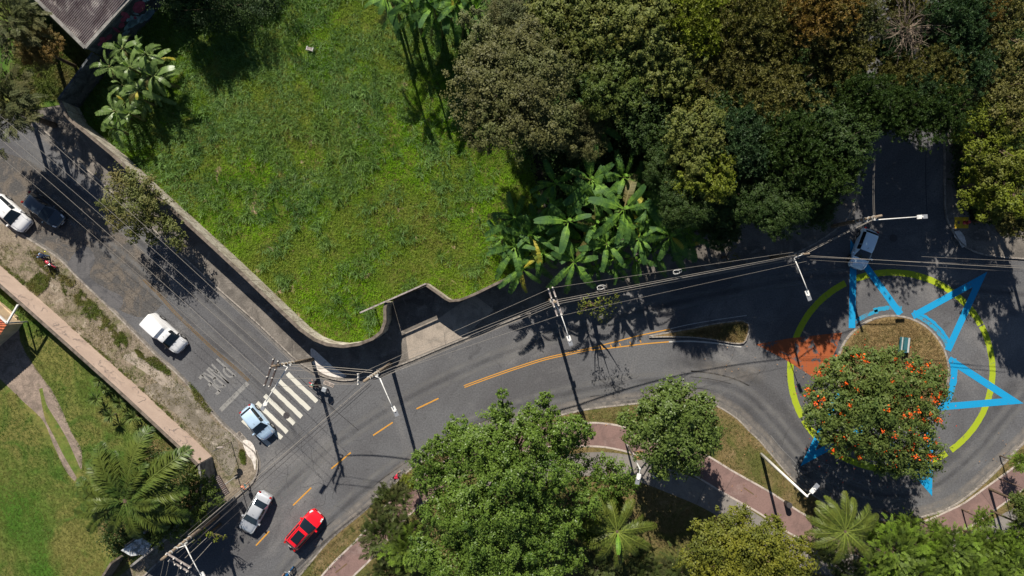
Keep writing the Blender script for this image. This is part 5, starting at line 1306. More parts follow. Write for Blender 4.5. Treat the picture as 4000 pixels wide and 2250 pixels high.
person(at(1113,2256,.5), math.atan2(-hd[1],hd[0]), 'moto', 'rider with a white helmet on the motorcycle at the bottom edge', denim_l, blk, brown, whiteh)
hd = (.80,-.60); bicycle(1550,1855,hd,'black road bicycle in the gutter beside the leafy park trees',M['black'])
person(at(1552,1858,.5), math.atan2(-hd[1],hd[0]), 'cycle', 'cyclist in a red shirt and black shorts at the park kerb', redc, blk, brown, None, True)
hd = (.85,.52); bicycle(2722,1828,hd,'dark bicycle on the red path in the shade of the round tree',M['iron'])
person(at(2716,1824,.5), math.atan2(-hd[1],hd[0]), 'cycle', 'cyclist dressed in black on the shaded cycle path', blk, blk, brown, None, True)
person(at(968,1891,.0), R(35), 'walk', 'person with dark hair and a coral top walking at the corner kerb', orc, tealc, brown, None, True, ((-.12,-.26,1.0), tealc))

# ---------------------------------------------------------------- trees: the wood across the top
WG = 'trees of the wood along the top'
tree(2003,372,275,12.5,'fine',L['olive_brown'],'huge rounded brownish-olive tree standing alone over the grass lot',None,3,flat=1.1)
tree(1985,130,125,10.5,'fine',L['grey_green'],'smaller grey-brown crown just above the huge brownish-olive tree',None,8)
WT = [(2230,80,170,11,'broad','light_green','light green crown at the top edge right of the upper banana clump'),
 (2200,255,110,9,'broad','light_green','narrow light green crown squeezed against the upper right of the huge olive tree'),
 (2270,520,120,8,'fine','olive_brown','low brownish crown over the lower right shoulder of the huge olive tree'),
 (2470,90,180,12,'broad','light_green','broad light green crown at the top edge in the middle of the wood'),
 (2400,330,150,10.5,'broad','mid_green','shaded mid green crown right of the huge olive tree'),
 (2590,280,150,11,'broad','light_green','pale leafy crown in the middle of the wood'),
 (2700,90,170,12,'tuft','yellow_green','yellowish star-leaved crown at the top edge'),
 (2900,70,160,12,'tuft','olive','olive star-leaved crown at the top edge left of the bronze one'),
 (2820,260,160,11,'tuft','olive','olive star-leaved crown below the yellowish one'),
 (2530,480,130,9.5,'broad','dark_green','dark green crown above the lone banana plant'),
 (2640,430,120,9,'tuft','mid_green','green star-leaved crown left of the pale pointed one'),
 (3150,90,150,13,'tuft','bronze','bronze-orange crown at the top of the wood'),
 (3010,200,120,11,'tuft','olive','olive crown touching the bronze-orange one on its lower left'),
 (3230,250,140,11,'tuft','olive','olive crown under the bronze-orange one'),
 (3000,400,170,11,'tuft','olive','wide brownish-olive crown in the right half of the wood'),
 (3310,110,120,12,'tuft','grey_green','grey-olive crown left of the bare twiggy one'),
 (3170,430,150,10,'tuft','teal_green','dark blue-green crown below the olive ones'),
 (3330,430,130,12,'tuft','dark_green','dark crown left of the side street'),
 (2700,560,135,13,'broad','light_green','sunlit light green crown above the broken yellow-green one'),
 (2740,690,120,12.5,'broad','yellow_green','sunlit yellow-green crown over the dark part of the wood'),
 (2600,660,110,10,'fine','dark_green','dark crown between the bananas and the sunlit crowns'),
 (2660,800,120,11,'fine','dark_green','low dark crown right of the banana plants'),
 (2880,560,150,11.5,'tuft','teal_green','shaded blue-green crown right of the sunlit ones'),
 (3060,600,150,12,'tuft','dark_green','shaded dark green crown near the side street'),
 (2850,760,150,9.2,'fine','dark_green','dark crown close above the avenue kerb'),
 (3020,790,150,10.6,'fine','dark_green','dark crown above the utility pole of the shaded avenue'),
 (2800,890,90,6.5,'fine','dark_green','low dark bush hanging over the shaded pavement'),
 (3190,680,130,12,'tuft','dark_green','dark crown at the left side of the side street'),
 (3260,560,120,13,'broad','dark_green','dark crown leaning towards the side street'),
 (3160,830,85,8,'fine','dark_green','low dark bush beside the mossy pole'),
 (3500,40,110,10,'tuft','olive','dull olive crown at the top edge beneath the bare twigs'),
 (3580,160,110,9.5,'tuft','grey_green','shaded crown half hidden under the bare twigs'),
 (3450,200,100,10,'tuft','teal_green','small blue-green crown left of the bare twigs'),
 (3560,420,110,11.5,'tuft','teal_green','blue-green crown bridging the side street'),
 (3760,180,90,10,'tufted_pads','yellow_green','small yellow-green crown between the blue-green and olive ones'),
 (3530,120,150,13,'twigs','twig','bare grey twiggy crown above the side street'),
 (3470,300,100,10,'tuft','olive','thin olive crown with yellow leaves left of the side street'),
 (3600,330,130,11,'tuft','olive','olive crown below the bare twiggy one'),
 (3680,120,140,12,'tuft','teal_green','blue-green crown right of the bare twiggy one'),
 (3700,300,120,11,'tuft','teal_green','blue-green crown right of the side street'),
 (3620,460,120,12,'tuft','dark_green','dark crown hanging over the side street'),
 (3480,470,110,12,'tuft','dark_green','dark crown closing over the side street from the left'),
 (3800,60,90,12,'tuft','bronze','small bronze crown at the top right'),
 (3900,110,150,12,'tufted_pads','olive','brownish-olive crown at the top right edge'),
 (3870,330,150,11,'tufted_pads','olive','sparse olive crown at the right edge with branches showing'),
 (3860,540,150,10.5,'tufted_pads','yellow_green','yellow-green crown of leaf pads at the right edge'),
 (3965,420,120,11,'tufted_pads','olive','dull crown cut by the right edge'),
 (3950,690,140,10,'tufted_pads','yellow_green','bright yellow-green crown above the hydrant at the right edge'),
 (3820,760,110,8,'tufted_pads','yellow_green','low bright crown just above the hydrant'),
 (3920,850,95,6,'broad','olive','sparse sunlit branches right of the hydrant')]
for i, (u,v,r,h,k,m,lab) in enumerate(WT):
    tree(u, v, r, h, k, M['twig'] if m == 'twig' else L[m], lab, WG, 1+i%2)
# trees beyond the frame that throw the shade seen in the photo
for u, v, r, h, lab in ((1720,-230,150,10,'tree just beyond the top edge behind the banana clump'),(4130,780,150,13,'tree just beyond the right edge above the avenue'),(4165,868,110,12,'tree beyond the right edge beside the avenue'),(4290,905,110,12,'second tree beyond the right edge'),(-110,300,140,10,'tree just beyond the left edge above the parked cars'),(690,-180,130,8,'tree beyond the top edge behind the building')):
    tree(u, v, r, h, 'broad', L['dark_green'], lab, 'trees just outside the photo', 1)
# shrubs climbing at the top of the lot
lobed_tree([(800,-20,110,2.6),(930,10,110,2.4),(1040,-10,90,2.4),(860,70,70,1.9),(720,40,80,2.0)], 'dark creeping bush at the top edge of the grass lot', L['dark_green'], (.15,.11), 380, h0=1, name='bush', cat='bush', seed=21)
# left edge and street trees
tree(55,90,140,8,'feather',L['grey_green'],'feathery olive tree at the top left corner',None,2)
tree(190,205,95,6,'fine',L['bronze'],'brownish withering bush beside the corrugated building',None,3,'bush','bush')
tree(45,430,150,8.5,'feather',L['grey_green'],'greyish tree at the left edge over the street',None,8)
o = poly_obj('yard_grass', [(-300,-300),(300,-100),(440,252),(372,340),(308,425),(230,410),(60,440),(-300,300)], .142, M['lawn']); struct(o)
lobed_tree([(490,720,55,4.6),(555,735,60,5.0),(435,790,45,4.3),(530,810,70,5.0),(600,790,50,4.6),(470,860,42,4.3),(550,885,45,4.4),(625,860,38,4.3),(680,890,38,3.9),(700,945,32,3.7),(600,935,24,3.8),(520,925,24,3.8)], 'loose olive street tree growing on the pavement under the left cables', leaf_mat('street_tree_leaves', (.055,.075,.016), (.165,.18,.05), (.16,.14,.045)), (.19,.125), 850, sub=32, h0=2.6, seed=31, tight=.24)
lobed_tree([(2335,1200,48,6.2),(2290,1195,30,6.0),(2380,1165,35,6.4),(2270,1215,16,6.0)], 'small climbing plant with bare twigs tangled in the avenue cables', L['yellow_green'], (.17,.11), 150, sub=14, h0=3, name='climbing_plant', cat='plant', seed=33, tight=.3)
lobed_tree([(2860,985,30,3.5),(2850,1020,18,3.2)], 'pale sprig reaching over the shaded pavement from the wood', L['olive'], (.14,.09), 200, sub=10, h0=1.2, name='shrub', cat='shrub', seed=34)
# park trees
BIG = [(1965,1600,40,9.5),(1960,1545,24,9.8),(1945,1660,55,9),(2060,1600,26,9.5),(2055,1650,50,9.2),(2130,1560,22,9.8),(2130,1625,48,9.6),(2190,1680,50,9.2),(2245,1640,28,9),
 (1780,1670,45,9),(1790,1720,60,9),(1700,1740,40,8.6),(1650,1800,45,8),(1730,1800,75,8.6),(1850,1740,75,9.2),(1940,1760,80,9.6),(2030,1740,80,9.6),(2130,1740,75,9.6),(2220,1760,55,9),(2270,1700,40,8.5),
 (1650,1870,45,7.6),(1760,1900,80,9),(1880,1870,90,10),(2000,1860,95,10.4),(2120,1850,85,10),(2210,1850,60,9),(2280,1960,55,8),(1850,2000,95,10),(1980,2000,95,10.6),(2110,1980,85,10),(2200,2050,60,8.6),
 (1780,2090,85,9.4),(1900,2120,95,10),(2030,2130,95,10),(2140,2120,70,9),(1700,2010,60,8.2),(1760,2210,90,9),(1890,2240,95,9.4),(2020,2250,90,9.4),(2130,2230,75,8.6),(2230,2180,55,7.6),(1660,2170,60,7.4)]
rb = random.Random(3); BIG = [(u+rb.uniform(-8,8), v+rb.uniform(-8,8), r*rb.uniform(.78,1.08), h+rb.uniform(-1.6,1.2)) for u,v,r,h in BIG]
lobed_tree(BIG, 'great spreading green tree with pointed sprays in the middle of the park edge', L['fig'], (.19,.125), 1650, sub=52, h0=4, seed=41, tight=.19)
lobed_tree([(2350,1830,55,5.4),(2420,1850,45,5.2),(2300,1880,50,5),(2440,1900,35,4.8),(2380,1910,50,4.8),(2480,1885,22,4.6)], 'light green young tree beside the thin grey lamp post', L['fig'], (.2,.14), 800, sub=34, h0=2, seed=42, tight=.24)
RT = [(2625,1520,45,7.4),(2560,1560,55,7.2),(2660,1560,65,7.8),(2730,1600,55,7.4),(2530,1640,65,7.4),(2620,1640,85,8.6),(2710,1670,75,8),(2780,1660,35,6.6),(2455,1640,35,6.6),(2480,1700,50,7),(2560,1730,70,7.8),(2660,1740,75,8),(2750,1740,50,7),(2600,1810,50,7),(2680,1800,50,7),(2790,1710,28,6.4),(2580,1840,25,6.4),(2430,1635,20,6.2)]
lobed_tree(RT, 'rounded glossy green tree between the avenue and the footpath', L['round'], (.24,.16), 900, sub=40, h0=3, seed=43, tight=.24)
YT = [(2740,2070,40,6.6),(2830,2050,55,7),(2920,2080,55,7.2),(3010,2110,55,7.2),(2760,2130,70,7.4),(2860,2140,80,8),(2960,2170,80,8),(3070,2170,55,7.2),(2730,2210,65,7.2),(2830,2230,80,7.8),(2940,2260,80,7.8),(3050,2260,70,7.4),(3120,2130,35,6.4),(2890,2010,35,6.2),(3130,2220,45,6.6),(3020,2040,30,6.2)]
lobed_tree(YT, 'yellowish olive spreading tree at the bottom edge between the two palms', L['yolive'], (.2,.15), 1200, sub=46, h0=2.8, seed=44, tight=.24)
PG = 'feathery young trees in the park'
for i, (u,v,r,h,m,lab) in enumerate(((1535,1955,80,5,'feather_dark','dark feathery tree at the kerb left of the great tree'),(1505,2080,95,5.5,'feather_dark','brownish feathery tree with bare branches beside the cycle path'),(1600,2120,90,6,'feather','green feathery tree between the cycle path and the great tree'),(1530,2230,80,5,'feather_dark','feathery tree at the bottom edge left of the great tree'),
    (3480,2130,105,6,'feather','feathery tree directly right of the right-hand palm'),(3530,2040,50,5,'feather','slender bright tip rising above the south kerb'),(3560,2230,110,6,'feather','feathery tree at the bottom edge under the roundabout'),(3690,2130,90,6,'feather','feathery tree overlapping the red cycle path'),(3760,2230,110,6,'feather','wide feathery tree at the bottom edge near the right'),(3840,2110,70,5,'feather','feathery tree beside the slim pale lamp post'),
    (3930,2200,90,5.5,'feather','feathery tree in the bottom right corner'),(3985,1960,75,6,'mid_green','dark green tree at the right edge over the cycle path'),(3970,2040,60,5,'feather','small feathery tree at the right edge'),(3965,1800,35,3,'feather','small seedling on the grass strip at the right edge'),(2660,2230,90,4,'feather_dark','low dark feathery bush between the left palm and the yellowish tree'),(2520,2240,80,3.6,'feather_dark','low dark feathery bush under the left palm'),(3300,2230,70,4,'feather_dark','low bush under the right-hand palm'),(1600,1880,40,3.5,'yellow_green','yellowish bush beside the cyclist in red'),(3400,2200,60,5,'feather','feathery shrub between the right palm and its neighbour'),(3620,2160,75,5,'feather','feathery tree crossing the footpath between two others'),(3700,2230,80,5.5,'feather','feathery tree low on the bottom edge under the cycle path'),(3880,2170,80,5,'feather','feathery tree hiding the footpath left of the pale lamp post'),(3460,2230,70,5,'feather','feathery tree at the bottom edge right of the palm'),(3820,2020,40,3.5,'feather','small feathery tree beside the cycle path line'),(3200,2140,55,4,'feather_dark','olive shrub left of the right-hand palm'),(2330,2200,70,4.5,'feather_dark','dark feathery shrub at the left foot of the left park palm'),(2500,2170,60,3.5,'feather_dark','dark shrub right of the left park palm at the bottom'),(2300,2060,55,4.5,'feather','green shrub between the great tree and the left palm'),(2400,1960,50,3.5,'yellow_green','yellowish low shrub above the left park palm'),(3200,2050,40,3,'feather_dark','small shrub above left of the right-hand palm'),(3390,2060,45,4,'feather','green shrub at the upper right of the right-hand palm'),(3560,2130,65,5,'feather','feathery tree over the curve of the cycle path'),(3640,2060,45,4.5,'feather','small feathery tree touching the path edging'),(3780,2130,70,5,'feather','feathery tree in the middle of the bottom right group'),(3920,2120,60,5,'feather','feathery tree near the white lamp head'))):
    tree(u, v, r, h, 'feather' if m.startswith('feather') else 'broad', L[m], lab, PG, 1+i%3)
# flowering tree on the roundabout
FT = []
rg = random.Random(12)
for u, v, r, h in [(3230,1480,45,7.5),(3270,1430,40,7.6),(3330,1400,45,7.8),(3400,1410,45,8),(3480,1400,45,8),(3560,1440,45,8),(3640,1470,45,7.8),(3660,1540,40,7.6),(3200,1560,45,7.4),(3160,1530,22,7),(3290,1500,60,8.4),(3380,1490,65,9),(3470,1490,65,9.2),(3560,1520,60,8.8),(3190,1630,45,7.6),(3260,1600,60,8.6),(3350,1590,70,9.4),(3450,1590,70,9.6),(3550,1610,60,9),(3630,1630,45,8),(3240,1690,50,8),(3320,1680,60,9),(3410,1690,65,9.4),(3510,1690,60,9),(3600,1700,50,8.2),(3650,1760,35,7.6),(3290,1750,40,8),(3380,1760,45,8.4),(3470,1770,50,8.4),(3560,1780,45,8.2),(3500,1830,35,7.8),(3590,1830,40,7.8),(3640,1810,30,7.4),(3160,1600,22,7.2),(3440,1830,25,7.6)]: FT.append((u,v,r,h))
ft, lb = lobed_tree(FT, 'orange-flowering tree spreading over the lower half of the roundabout', L['tulip'], (.27,.13), 1000, sub=40, h0=3.4, seed=51, tight=.24)
def flower_mesh(seed):
    rng = np.random.default_rng(seed); n = 16; P = rng.normal(size=(n,3))*np.array([.15,.15,.06]); N = rng.normal(size=(n,3))*.5+np.array([0,0,1]); N /= np.linalg.norm(N, axis=1)[:,None]
    return leaves('flower_cluster', P, N, .19, .12, rng)
FM = [flower_mesh(i) for i in range(4)]
FL = [(3160,1530),(3250,1600),(3200,1550),(3176,1435+100)]
base_ = ft.location; rg = random.Random(5); cnt = 0
pts = []
for u, v, r, h in FT:
    for _ in range(5 if (u > 3500 or v > 1740) else 2):
        if len(pts) >= 99: break
        a = rg.uniform(0,6.28); q = r*rg.uniform(.2,1.05); hh = h+ r*SC*math.sqrt(max(0.05,1-min(1,(q/r))**2))*.75+.1
        pts.append((u+q*math.cos(a), v+q*math.sin(a), hh))
for q in pts:
    p = W(*q)-base_; f = link('flower_cluster', FM[rg.randrange(4)], ft); f.location = p; f.rotation_euler = (rg.uniform(-.3,.3), rg.uniform(-.3,.3), rg.uniform(0,6.28)); s = rg.uniform(.55,1.2); f.scale = (s,s,s); with_mat(f, L['flower'])
# palms
ang = lambda n, o=0, j=8: [((i*360/n+o+rg.uniform(-j,j)), rg.uniform(.85,1.05), rg.uniform(-.1,.12)) for i in range(n)]
palm(2410,2075,'left of the two park palms with a bright new frond',6.0,ang(17,10,12),L['palm'],FR,'park palms')
palm(3300,2075,'right of the two park palms above the yellowish tree',6.5,ang(18,30,12),L['palm'],FR,'park palms')
b_ = W(2415,2085,6.1); f = link('fresh_leaf', BANTOP, None); f.parent = [o for o in COL.objects if o.get('label','').startswith('left of the two')][0]; f.location = (.05,-.2,5.95); f.rotation_euler = (0,-.25,R(-95)); f.scale = (1.3,1.3,1); with_mat(f, L['bright_green'])
palm(490,1955,'very large palm with plume-like fronds over the lawn corner',6.2,[(a_,s_*1.32,t_) for a_,s_,t_ in [(100,.62,-.1),(72,.95,-.05),(48,.8,0),(35,1.0,-.02),(8,.75,.05),(-15,.78,.1),(-45,.62,.15),(-80,.55,.2),(-115,.5,.2),(-150,.55,.15),(170,.6,.1),(150,.52,.05),(128,.66,-.05),(115,.78,-.05),(60,.6,-.25),(-5,.5,-.3),(185,.5,-.25)]],L['palm_dark'],FRP,None,.28)
palm(420,1990,'second plumed palm growing into the very large one on its left',5.0,[(105,.7,0),(150,.62,0),(190,.62,.1),(225,.55,.1),(130,.7,-.1),(80,.6,0)],L['palm_dark'],FRP,None,.24)
# rosettes on the lawn
def rosette(u, v, label, s=1.0, seed=0):
    rng = np.random.default_rng(seed); n = 60; a = rng.uniform(0,2*np.pi,n); t = rng.uniform(.25,1.45,n); d = np.stack([np.cos(a)*np.sin(t),np.sin(a)*np.sin(t),np.cos(t)],1)
    l = (1.05*s*rng.uniform(.7,1.1,n))[:,None]; sd_ = np.stack([-np.sin(a),np.cos(a),np.zeros(n)],1)*.045; B = np.tile(np.array([0,0,.9]),(n,1)); m_ = B+d*l*.5; tip = B+d*l-np.array([0,0,.18])*l
    V = np.stack([B-sd_*.5,m_-sd_,tip,m_+sd_],1).reshape(-1,3); c = W(u,v,1.2); root = empty('spiky_plant', (c.x,c.y,.14))
    link('leaf_rosette', fast_mesh('leaf_rosette', V, np.arange(n*4).reshape(-1,4), np.repeat(rng.uniform(0,1,n),4)), root, L['yucca']); mb = MB(); mb.tube([(0,0,0),(0,0,.95)], [.09,.06], 7); mb.build('stem', M['bark'], root); return tag(root, label, 'plant', 'spiky rosette plants by the pink wall')
for i, (u,v,lab,s) in enumerate(((385,1488,'topmost spiky rosette between the lawn and the pink wall',.8),(372,1560,'spiky rosette at the upper left of the group',1),(465,1572,'spiky rosette close to the pink wall in the middle of the group',.95),(430,1625,'spiky rosette at the lower left of the group',1),(520,1630,'spiky rosette nearest the very large palm',1),(410,1520,'half hidden spiky rosette behind the upper two',.7))): rosette(u,v,lab,s,i)
# shrubs at the wall corner
lobed_tree([(800,1900,45,2.8),(815,1950,50,3),(780,1985,50,2.8),(740,2030,55,2.8),(690,2060,50,2.7),(640,2080,50,2.6),(760,1815,28,2.6),(775,1850,25,2.5)], 'dark green shrub mass spilling over the grey corner wall', L['mid_green'], (.18,.13), 900, h0=1.2, name='shrub', cat='shrub', seed=61, tight=.22)
lobed_tree([(775,2075,14,3.6),(800,2082,14,3.6),(825,2085,13,3.6),(850,2092,12,3.5),(875,2096,10,3.5),(765,2050,18,3.5),(770,2110,14,3.3),(845,2110,10,3.4)], 'yellowish vine branch reaching out over the shaded road', L['yellow_green'], (.16,.12), 330, sub=9, h0=2.4, name='vine', cat='vine', seed=62, tight=.35)
lobed_tree([(88,1215,26,1.8),(95,1240,22,1.6),(110,1225,16,1.5)], 'small garden shrub beside the white beams', L['mid_green'], (.13,.08), 400, sub=10, h0=.6, name='shrub', cat='shrub', seed=63)
# bananas
BG1 = 'banana plants beside the old building'
for i, (u,v,lab,h,s) in enumerate(((470,185,'topmost banana plant touching the corner of the corrugated roof',3.6,.62),(560,205,'banana plant at the upper right of the left group',3.8,.62),(500,260,'banana plant in the middle of the left group',4.0,.62),(590,290,'banana plant at the right side of the left group',3.4,.6),(420,255,'banana plant nearest the dark yard wall',3.3,.58),(530,350,'banana plant below the middle of the left group',3.2,.55),(440,430,'lower left banana plant of the left group',3.0,.55),(500,440,'lower right banana plant of the left group',2.8,.5),(440,500,'lowest banana plant of the left group behind the long wall',2.4,.45))):
    banana(u,v,lab,h+.4,s*.95,10,L['banana_pale'],BG1,i,wide=1.35)
for i, (u,v,h,s_) in enumerate(((520,200,2.6,.6),(590,240,2.4,.6),(620,310,2.2,.55),(540,300,2.8,.62),(470,330,2.6,.58),(560,390,2.2,.55),(480,400,2.2,.5),(600,370,1.8,.5))):
    banana(u,v,['low banana plant under the topmost one of the left group','low banana plant right of the upper left-group ones','low banana plant at the far right of the left group','low banana plant in the middle of the left group','low banana plant near the yard wall below the roof corner','low banana plant at the lower right of the left group','low banana plant between the lower left-group ones','small shaded banana plant at the grass side of the left group'][i],h,s_,9,L['banana_pale'],BG1,120+i,wide=1.3)
BG2 = 'banana plants at the top edge'
for i, (u,v,lab,h,s) in enumerate(((1500,-10,'leftmost banana plant at the top edge with a yellow leaf tip',5,.95),(1600,10,'second banana plant from the left at the top edge',5,.9),(1690,30,'middle banana plant at the top edge hanging over the shaded grass',4.8,.9),(1780,20,'banana plant at the top edge with long drooping leaves',5,.95),(1860,40,'rightmost banana plant at the top edge beside the grey-brown crown',4.6,.85),(1650,-60,'banana plant half beyond the top edge',5.4,.9),(1800,-60,'banana plant beyond the top edge behind the drooping one',5.4,.9))):
    banana(u,v-10,lab,h+3.2,s*.85,10,L['banana'],BG2,20+i)
BG3 = 'banana plants between the lot and the avenue'
for i, (u,v,lab,h,s) in enumerate(((2321,480,'lone banana plant between the huge olive tree and the wood',5.2,1.0),(2310,700,'banana plant at the top of the big clump',4.8,1.05),(2170,715,'banana plant at the upper left of the big clump',4.4,.9),(2440,690,'dark banana plant at the upper right of the big clump',4.6,.95),(2440,815,'largest banana star in the right half of the clump with four long leaves',5.4,1.25),(2222,862,'banana star in the centre of the clump with crossed leaves',5.0,1.1),(2243,1022,'lowest banana star above the avenue with splayed leaves',4.6,1.05),(2372,952,'banana plant below the largest star',4.2,.8),(2621,921,'rightmost banana plant pointing a long leaf over the pavement',4.6,1.05),(2070,915,'banana plant left of the central star',4.4,.9),(2010,850,'banana plant at the left tip of the clump',4.2,.85),(2010,960,'pale banana plant at the lower left of the clump',4.2,.9),(2040,1050,'low banana plant hanging over the wall end',3.8,.85),(2120,985,'banana plant between the lower left and lowest ones',4.2,.85),(2150,800,'shaded banana plant in the upper middle of the clump',4.2,.9),(2330,870,'banana plant wedged between the two largest stars',4.4,.85),(2500,930,'shaded banana plant above the avenue right of the centre',4.2,.85),(2330,770,'banana plant with a feather-torn leaf near the top of the clump',4.6,1.0),(1960,930,'small pale banana plant at the edge of the lot grass',3.6,.7),(2560,830,'dark banana plant beside the wood',4.0,.85))):
    banana(u,v,lab,h+1.8,s*.92,10,L['banana'],BG3,40+i)

for i, (u,v,h,s_) in enumerate(((1540,20,4,.7),(1620,40,4.6,.75),(1710,60,5,.8),(1800,45,4.4,.75),(1880,60,4,.7),(1560,-30,6,.9),(1740,-20,6.5,.95),(1850,-40,6,.9))):
    banana(u,v,['short banana plant at the left foot of the top clump','short banana plant second from left under the top clump','short banana plant with low leaves in the middle of the top clump','short banana plant right of the middle under the top clump','short banana plant squeezed against the grey-brown crown','tall banana plant behind the leftmost top one','tall banana plant behind the middle top one','tall banana plant behind the rightmost top one'][i],h,s_,10,L['banana'],BG2,70+i)
for i, (u,v,h,s_) in enumerate(((2110,880,4,.9),(2280,940,4,.9),(2400,880,4.2,.95),(2190,940,3.6,.85),(2480,760,4.4,.95),(2250,780,4.2,.9),(2330,1040,3.4,.8),(2550,980,3.6,.85),(2060,1000,3.4,.8),(2700,960,3.0,.7),(2600,860,5.2,.95),(2680,900,4.6,.9),(2520,870,5.6,.95),(2400,1010,4.6,.85),(2480,1010,4.2,.8))):
    banana(u,v,['low banana plant left of the clump centre','low banana plant just below the central star','low banana plant between the centre and the largest star','low banana plant lower left of the central star','low banana plant right of the clump top','low banana plant above the central star','low banana plant over the wall near the lowest star','low banana plant above the pavement at the right','low banana plant beside the pale one at the lower left','small banana plant at the far right foot of the wood','tall banana plant right of the largest star','banana plant leaning out from the wood at the right','tall banana plant touching the right side of the largest star','banana plant over the pavement between the lowest and rightmost stars','banana plant over the pavement left of the rightmost star'][i],h,s_,9,L['banana'],BG3,90+i)

# ---------------------------------------------------------------- ground cover
n1 = vnoise(3, 85.0); n2 = vnoise(8, 30.0)
lot_in = [(250,380),(340,478),(512,618),(650,748),(870,948),(1010,1078),(1092,1158),(1165,1226),(1220,1278),(1272,1314),(1320,1332),(1372,1338),(1430,1329),(1478,1309),(1508,1284),(1520,1250),(1519,1205),(1524,1176),(1675,1103),(1740,1145),(1768,1165),(1800,1164),(1856,1141),(1960,1092),(2080,1045),(2150,980),(2080,600),(1980,300),(1950,-60),(620,-60),(400,220)]
rng = np.random.default_rng(5)
bare = lambda p: (vnoise(17, 26.0)(p) < .80) & (vnoise(18, 12.0)(p) < .86)
south = lambda p: np.clip((p[:,1]-(350-.25*(p[:,0]-1000)))/700, 0, 1)
blades('short_grass', lot_in, 60000, .30, .035, L['grass'], rng, .14, 5, lambda p: bare(p) & ((n1(p)+.35*south(p)) > .42), 1.0, 2.0, label='short bright grass of the open lot', cat='grass', tilt_f=.28)
blades('long_grass', lot_in, 30000, .62, .04, L['grass_grey'], rng, .14, 6, lambda p: bare(p) & ((n1(p)*.9+.35*south(p)) < .62) & (n2(p) > .3), 1.15, 3.0, label='long grey-green grass of the open lot', cat='grass', tilt_f=.22)
blades('dry_grass', lot_in, 16000, .26, .035, L['dry'], rng, .14, 5, lambda p: (vnoise(19, 38.0)(p) > .60) & (south(p) > .2), 1.0, 2.5, label='dry straw patches in the open lot', cat='grass')
tus = lambda p: vnoise(23, 40.0)(p) > .68
blades('grass_tussocks', [(600,700),(1000,1060),(1400,1330),(1500,1290),(1500,1000),(1900,1080),(2000,700),(1500,350),(900,300),(500,500)], 9000, .95, .045, L['grass_grey'], rng, .15, 10, tus, 1.0, 2.5, label='arching tussocks scattered over the open lot', cat='grass')
blades('lawn_grass', [(-60,1000),(0,1045),(171,1195),(523,1510),(771,1740),(640,2060),(470,2230),(380,2280),(-60,2280)], 50000, .10, .03, leaf_mat('lawn_blades', (.040,.095,.008), (.09,.15,.018), (.15,.15,.035), .3, .12), rng, .14, 4, lambda p: ~(inside(p, [(62,1530),(190,1508),(317,1755),(318,1860),(292,1880),(205,1740)]) | inside(p, [(-300,1300),(72,1262),(100,1378),(190,1508),(62,1540),(-300,1480)]) | inside(p, [(600,1720),(820,1830),(640,2060),(440,2250),(380,2080),(520,1880)])), 1.0, 2.0, label='mown lawn behind the pink wall', cat='grass')
nv = vnoise(31, 34.0)
verge_strip = [(-40,1000),(60,1060),(175,1165),(240,1240),(350,1330),(520,1470),(640,1590),(760,1700),(740,1712),(520,1505),(340,1350),(171,1190),(0,1045)]
blades('verge_weeds', verge_strip, 22000, .26, .04, L['weeds'], rng, .12, 6, lambda p: nv(p) > .46, 1.0, 2.0, label='weeds growing along the foot of the pink wall', cat='weeds')
blades('verge_weeds', [(-40,940),(60,950),(150,975),(240,1030),(420,1215),(620,1410),(800,1590),(930,1720),(960,1800),(850,1900),(835,1790),(771,1722),(523,1490),(171,1176),(0,1028)], 26000, .13, .035, leaf_mat('dry_verge_blades', (.12,.11,.04), (.26,.22,.11), (.11,.14,.035), .3, .3), rng, .12, 4, lambda p: vnoise(38, 24.0)(p) > .42, 1.0, 3.0, label='thin dry grass over the dirt verge', cat='grass')
kerb_strip = [(232,1070),(300,1095),(400,1215),(500,1320),(520,1345),(500,1365),(460,1350),(420,1300),(330,1230),(250,1140)]
blades('verge_weeds', kerb_strip, 9000, .2, .04, L['weeds'], rng, .12, 6, lambda p: vnoise(37, 16.0)(p) > .50, 1.0, 2.0, label='weeds along the broken left kerb', cat='weeds')
for q, lab in (([(105,1110),(160,1060),(200,1080),(190,1120),(150,1155)],'round clump of weeds beside the parked red motorcycle'),([(560,1398),(610,1392),(670,1450),(665,1465),(600,1430)],'weeds by the drain grate near the white van'),([(740,1490),(770,1520),(830,1600),(820,1612),(765,1560)],'weeds at the kerb beside the painted word'),([(120,980),(165,985),(225,1060),(215,1090),(150,1030)],'weeds under the red motorcycle'),([(940,1755),(955,1760),(960,1810),(948,1805)],'faded weeds on the corner pavement'),([(530,1365),(550,1372),(565,1395),(548,1392)],'small weed clump above the drain grate')):
    blades('weed_clump', q, 900, .18, .04, L['weeds'], rng, .12, 6, None, 1.0, 1.5, label=lab, cat='weeds')
pk = [(p[0], p[1]+4) for p in K_S if 1150 < p[0] < 4060]+[(4060,2280),(1150,2280)]
bkp = np.array(BK); wkp = np.array(WK)
def offpath(p):
    out = np.ones(len(p), bool)
    for Q, w in ((bkp, 52), (wkp, 48)):
        for q in Q[::2]: out &= ((p-q)**2).sum(1) > (w+3)**2
    return out
blades('park_grass', pk, 46000, .11, .035, leaf_mat('park_blades', (.09,.085,.02), (.17,.145,.05), (.075,.095,.02), .3, .25), rng, .12, 4, lambda p: offpath(p) & (vnoise(41, 60.0)(p) > .3), 1.0, 2.5, label='dry mown grass of the park', cat='grass')
isl = [(3487+208*math.cos(a), 1452+208*math.sin(a)) for a in np.linspace(0,6.2,40)]
blades('island_grass', isl, 9000, .12, .035, L['dry'], rng, .15, 4, None, 1.0, 2.5, label='straw-coloured grass of the roundabout island', cat='grass')
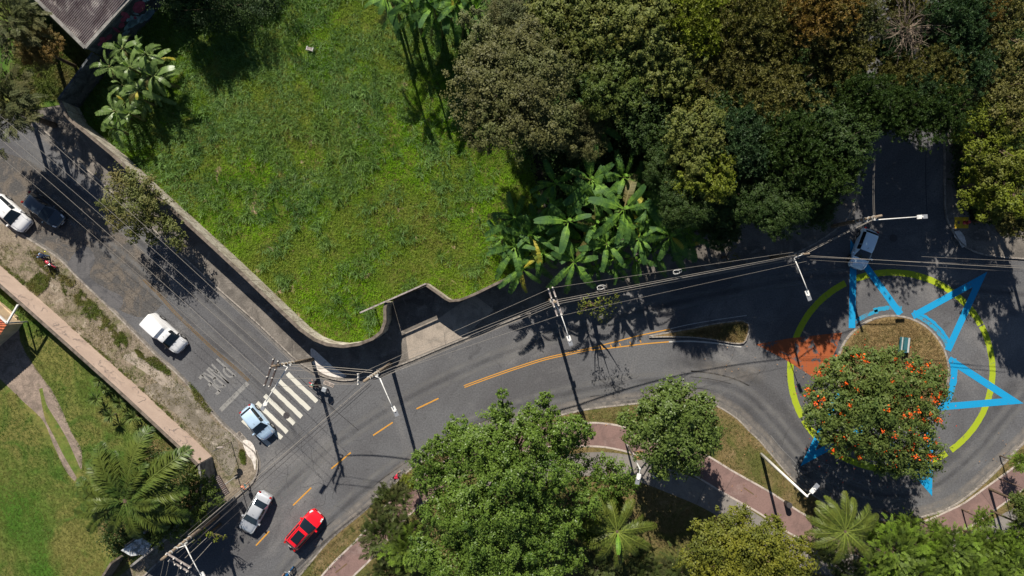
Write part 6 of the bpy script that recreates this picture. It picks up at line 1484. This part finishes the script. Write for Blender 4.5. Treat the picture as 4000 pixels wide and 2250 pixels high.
blades('island_grass', [(2650,1308),(2720,1290),(2800,1272),(2900,1262),(2915,1270),(2915,1300),(2900,1330),(2870,1333),(2790,1320),(2720,1312)], 2600, .14, .035, L['dry'], rng, .16, 4, None, 1.0, 2.5, label='straw-coloured grass of the splitter island', cat='grass')
blades('yard_weeds', [(60,60),(140,20),(340,215),(425,262),(365,335),(305,415),(220,390),(60,410)], 9000, .3, .05, L['weeds'], rng, .14, 6, None, 1.0, 2.5, label='overgrown yard grass beside the corrugated building', cat='grass')
# fallen leaves on the grass strip and road edge
fl = MB(); rg = random.Random(77)
for _ in range(160):
    a = rg.choice([(2850,1700),(2950,1850),(3050,1900),(2700,1960),(3560,1900),(2300,1640),(3900,1800),(1300,2140),(3200,1480),(2900,1400)]); u = a[0]+rg.gauss(0,60); v = a[1]+rg.gauss(0,45)
    c = W(u,v,.18); t = rg.uniform(0,6.28); l = rg.uniform(.05,.10); d = Vector((math.cos(t),math.sin(t),0))*l; s = Vector((-d.y,d.x,.02))*.5
    fl.add([c-d,c-s,c+d,c+s],[(0,1,2,3)])
tag(fl.build('fallen_leaves', M['leaf_pile']), kind='stuff', label='scattered fallen leaves on the park strip', cat='leaves')

UG = [(2215,985),(2420,940),(2700,890),(3000,845),(3170,790),(3230,640),(3340,560),(3340,200),(3345,-80),(2050,-80),(2060,300),(2120,600)]
understory('undergrowth', UG, 9000, L['dark_green'], np.random.default_rng(71), 3.2, .28, 'dark undergrowth filling the wood')
understory('undergrowth', [(3720,-60),(3720,700),(3800,850),(4100,880),(4100,-60)], 2600, L['dark_green'], np.random.default_rng(72), 2.6, .26, 'undergrowth below the trees at the right edge')
understory('undergrowth', [(1180,2260),(1500,2020),(1700,1940),(2100,1900),(2300,1960),(2350,2200),(3900,2230),(3900,2300),(1180,2300)], 1500, L['feather_dark'], np.random.default_rng(73), .9, .16, 'low plants under the park trees', offpath)
understory('undergrowth', [(420,1900),(600,1740),(800,1830),(740,1990),(520,2180),(420,2140)], 900, L['dark_green'], np.random.default_rng(74), 1.2, .2, 'low plants under the large palm')
understory('undergrowth', [(700,-60),(1130,-60),(1080,60),(900,110),(700,90)], 2200, L['teal_green'], np.random.default_rng(75), 1.6, .17, 'creeping leafy cover at the top of the lot')
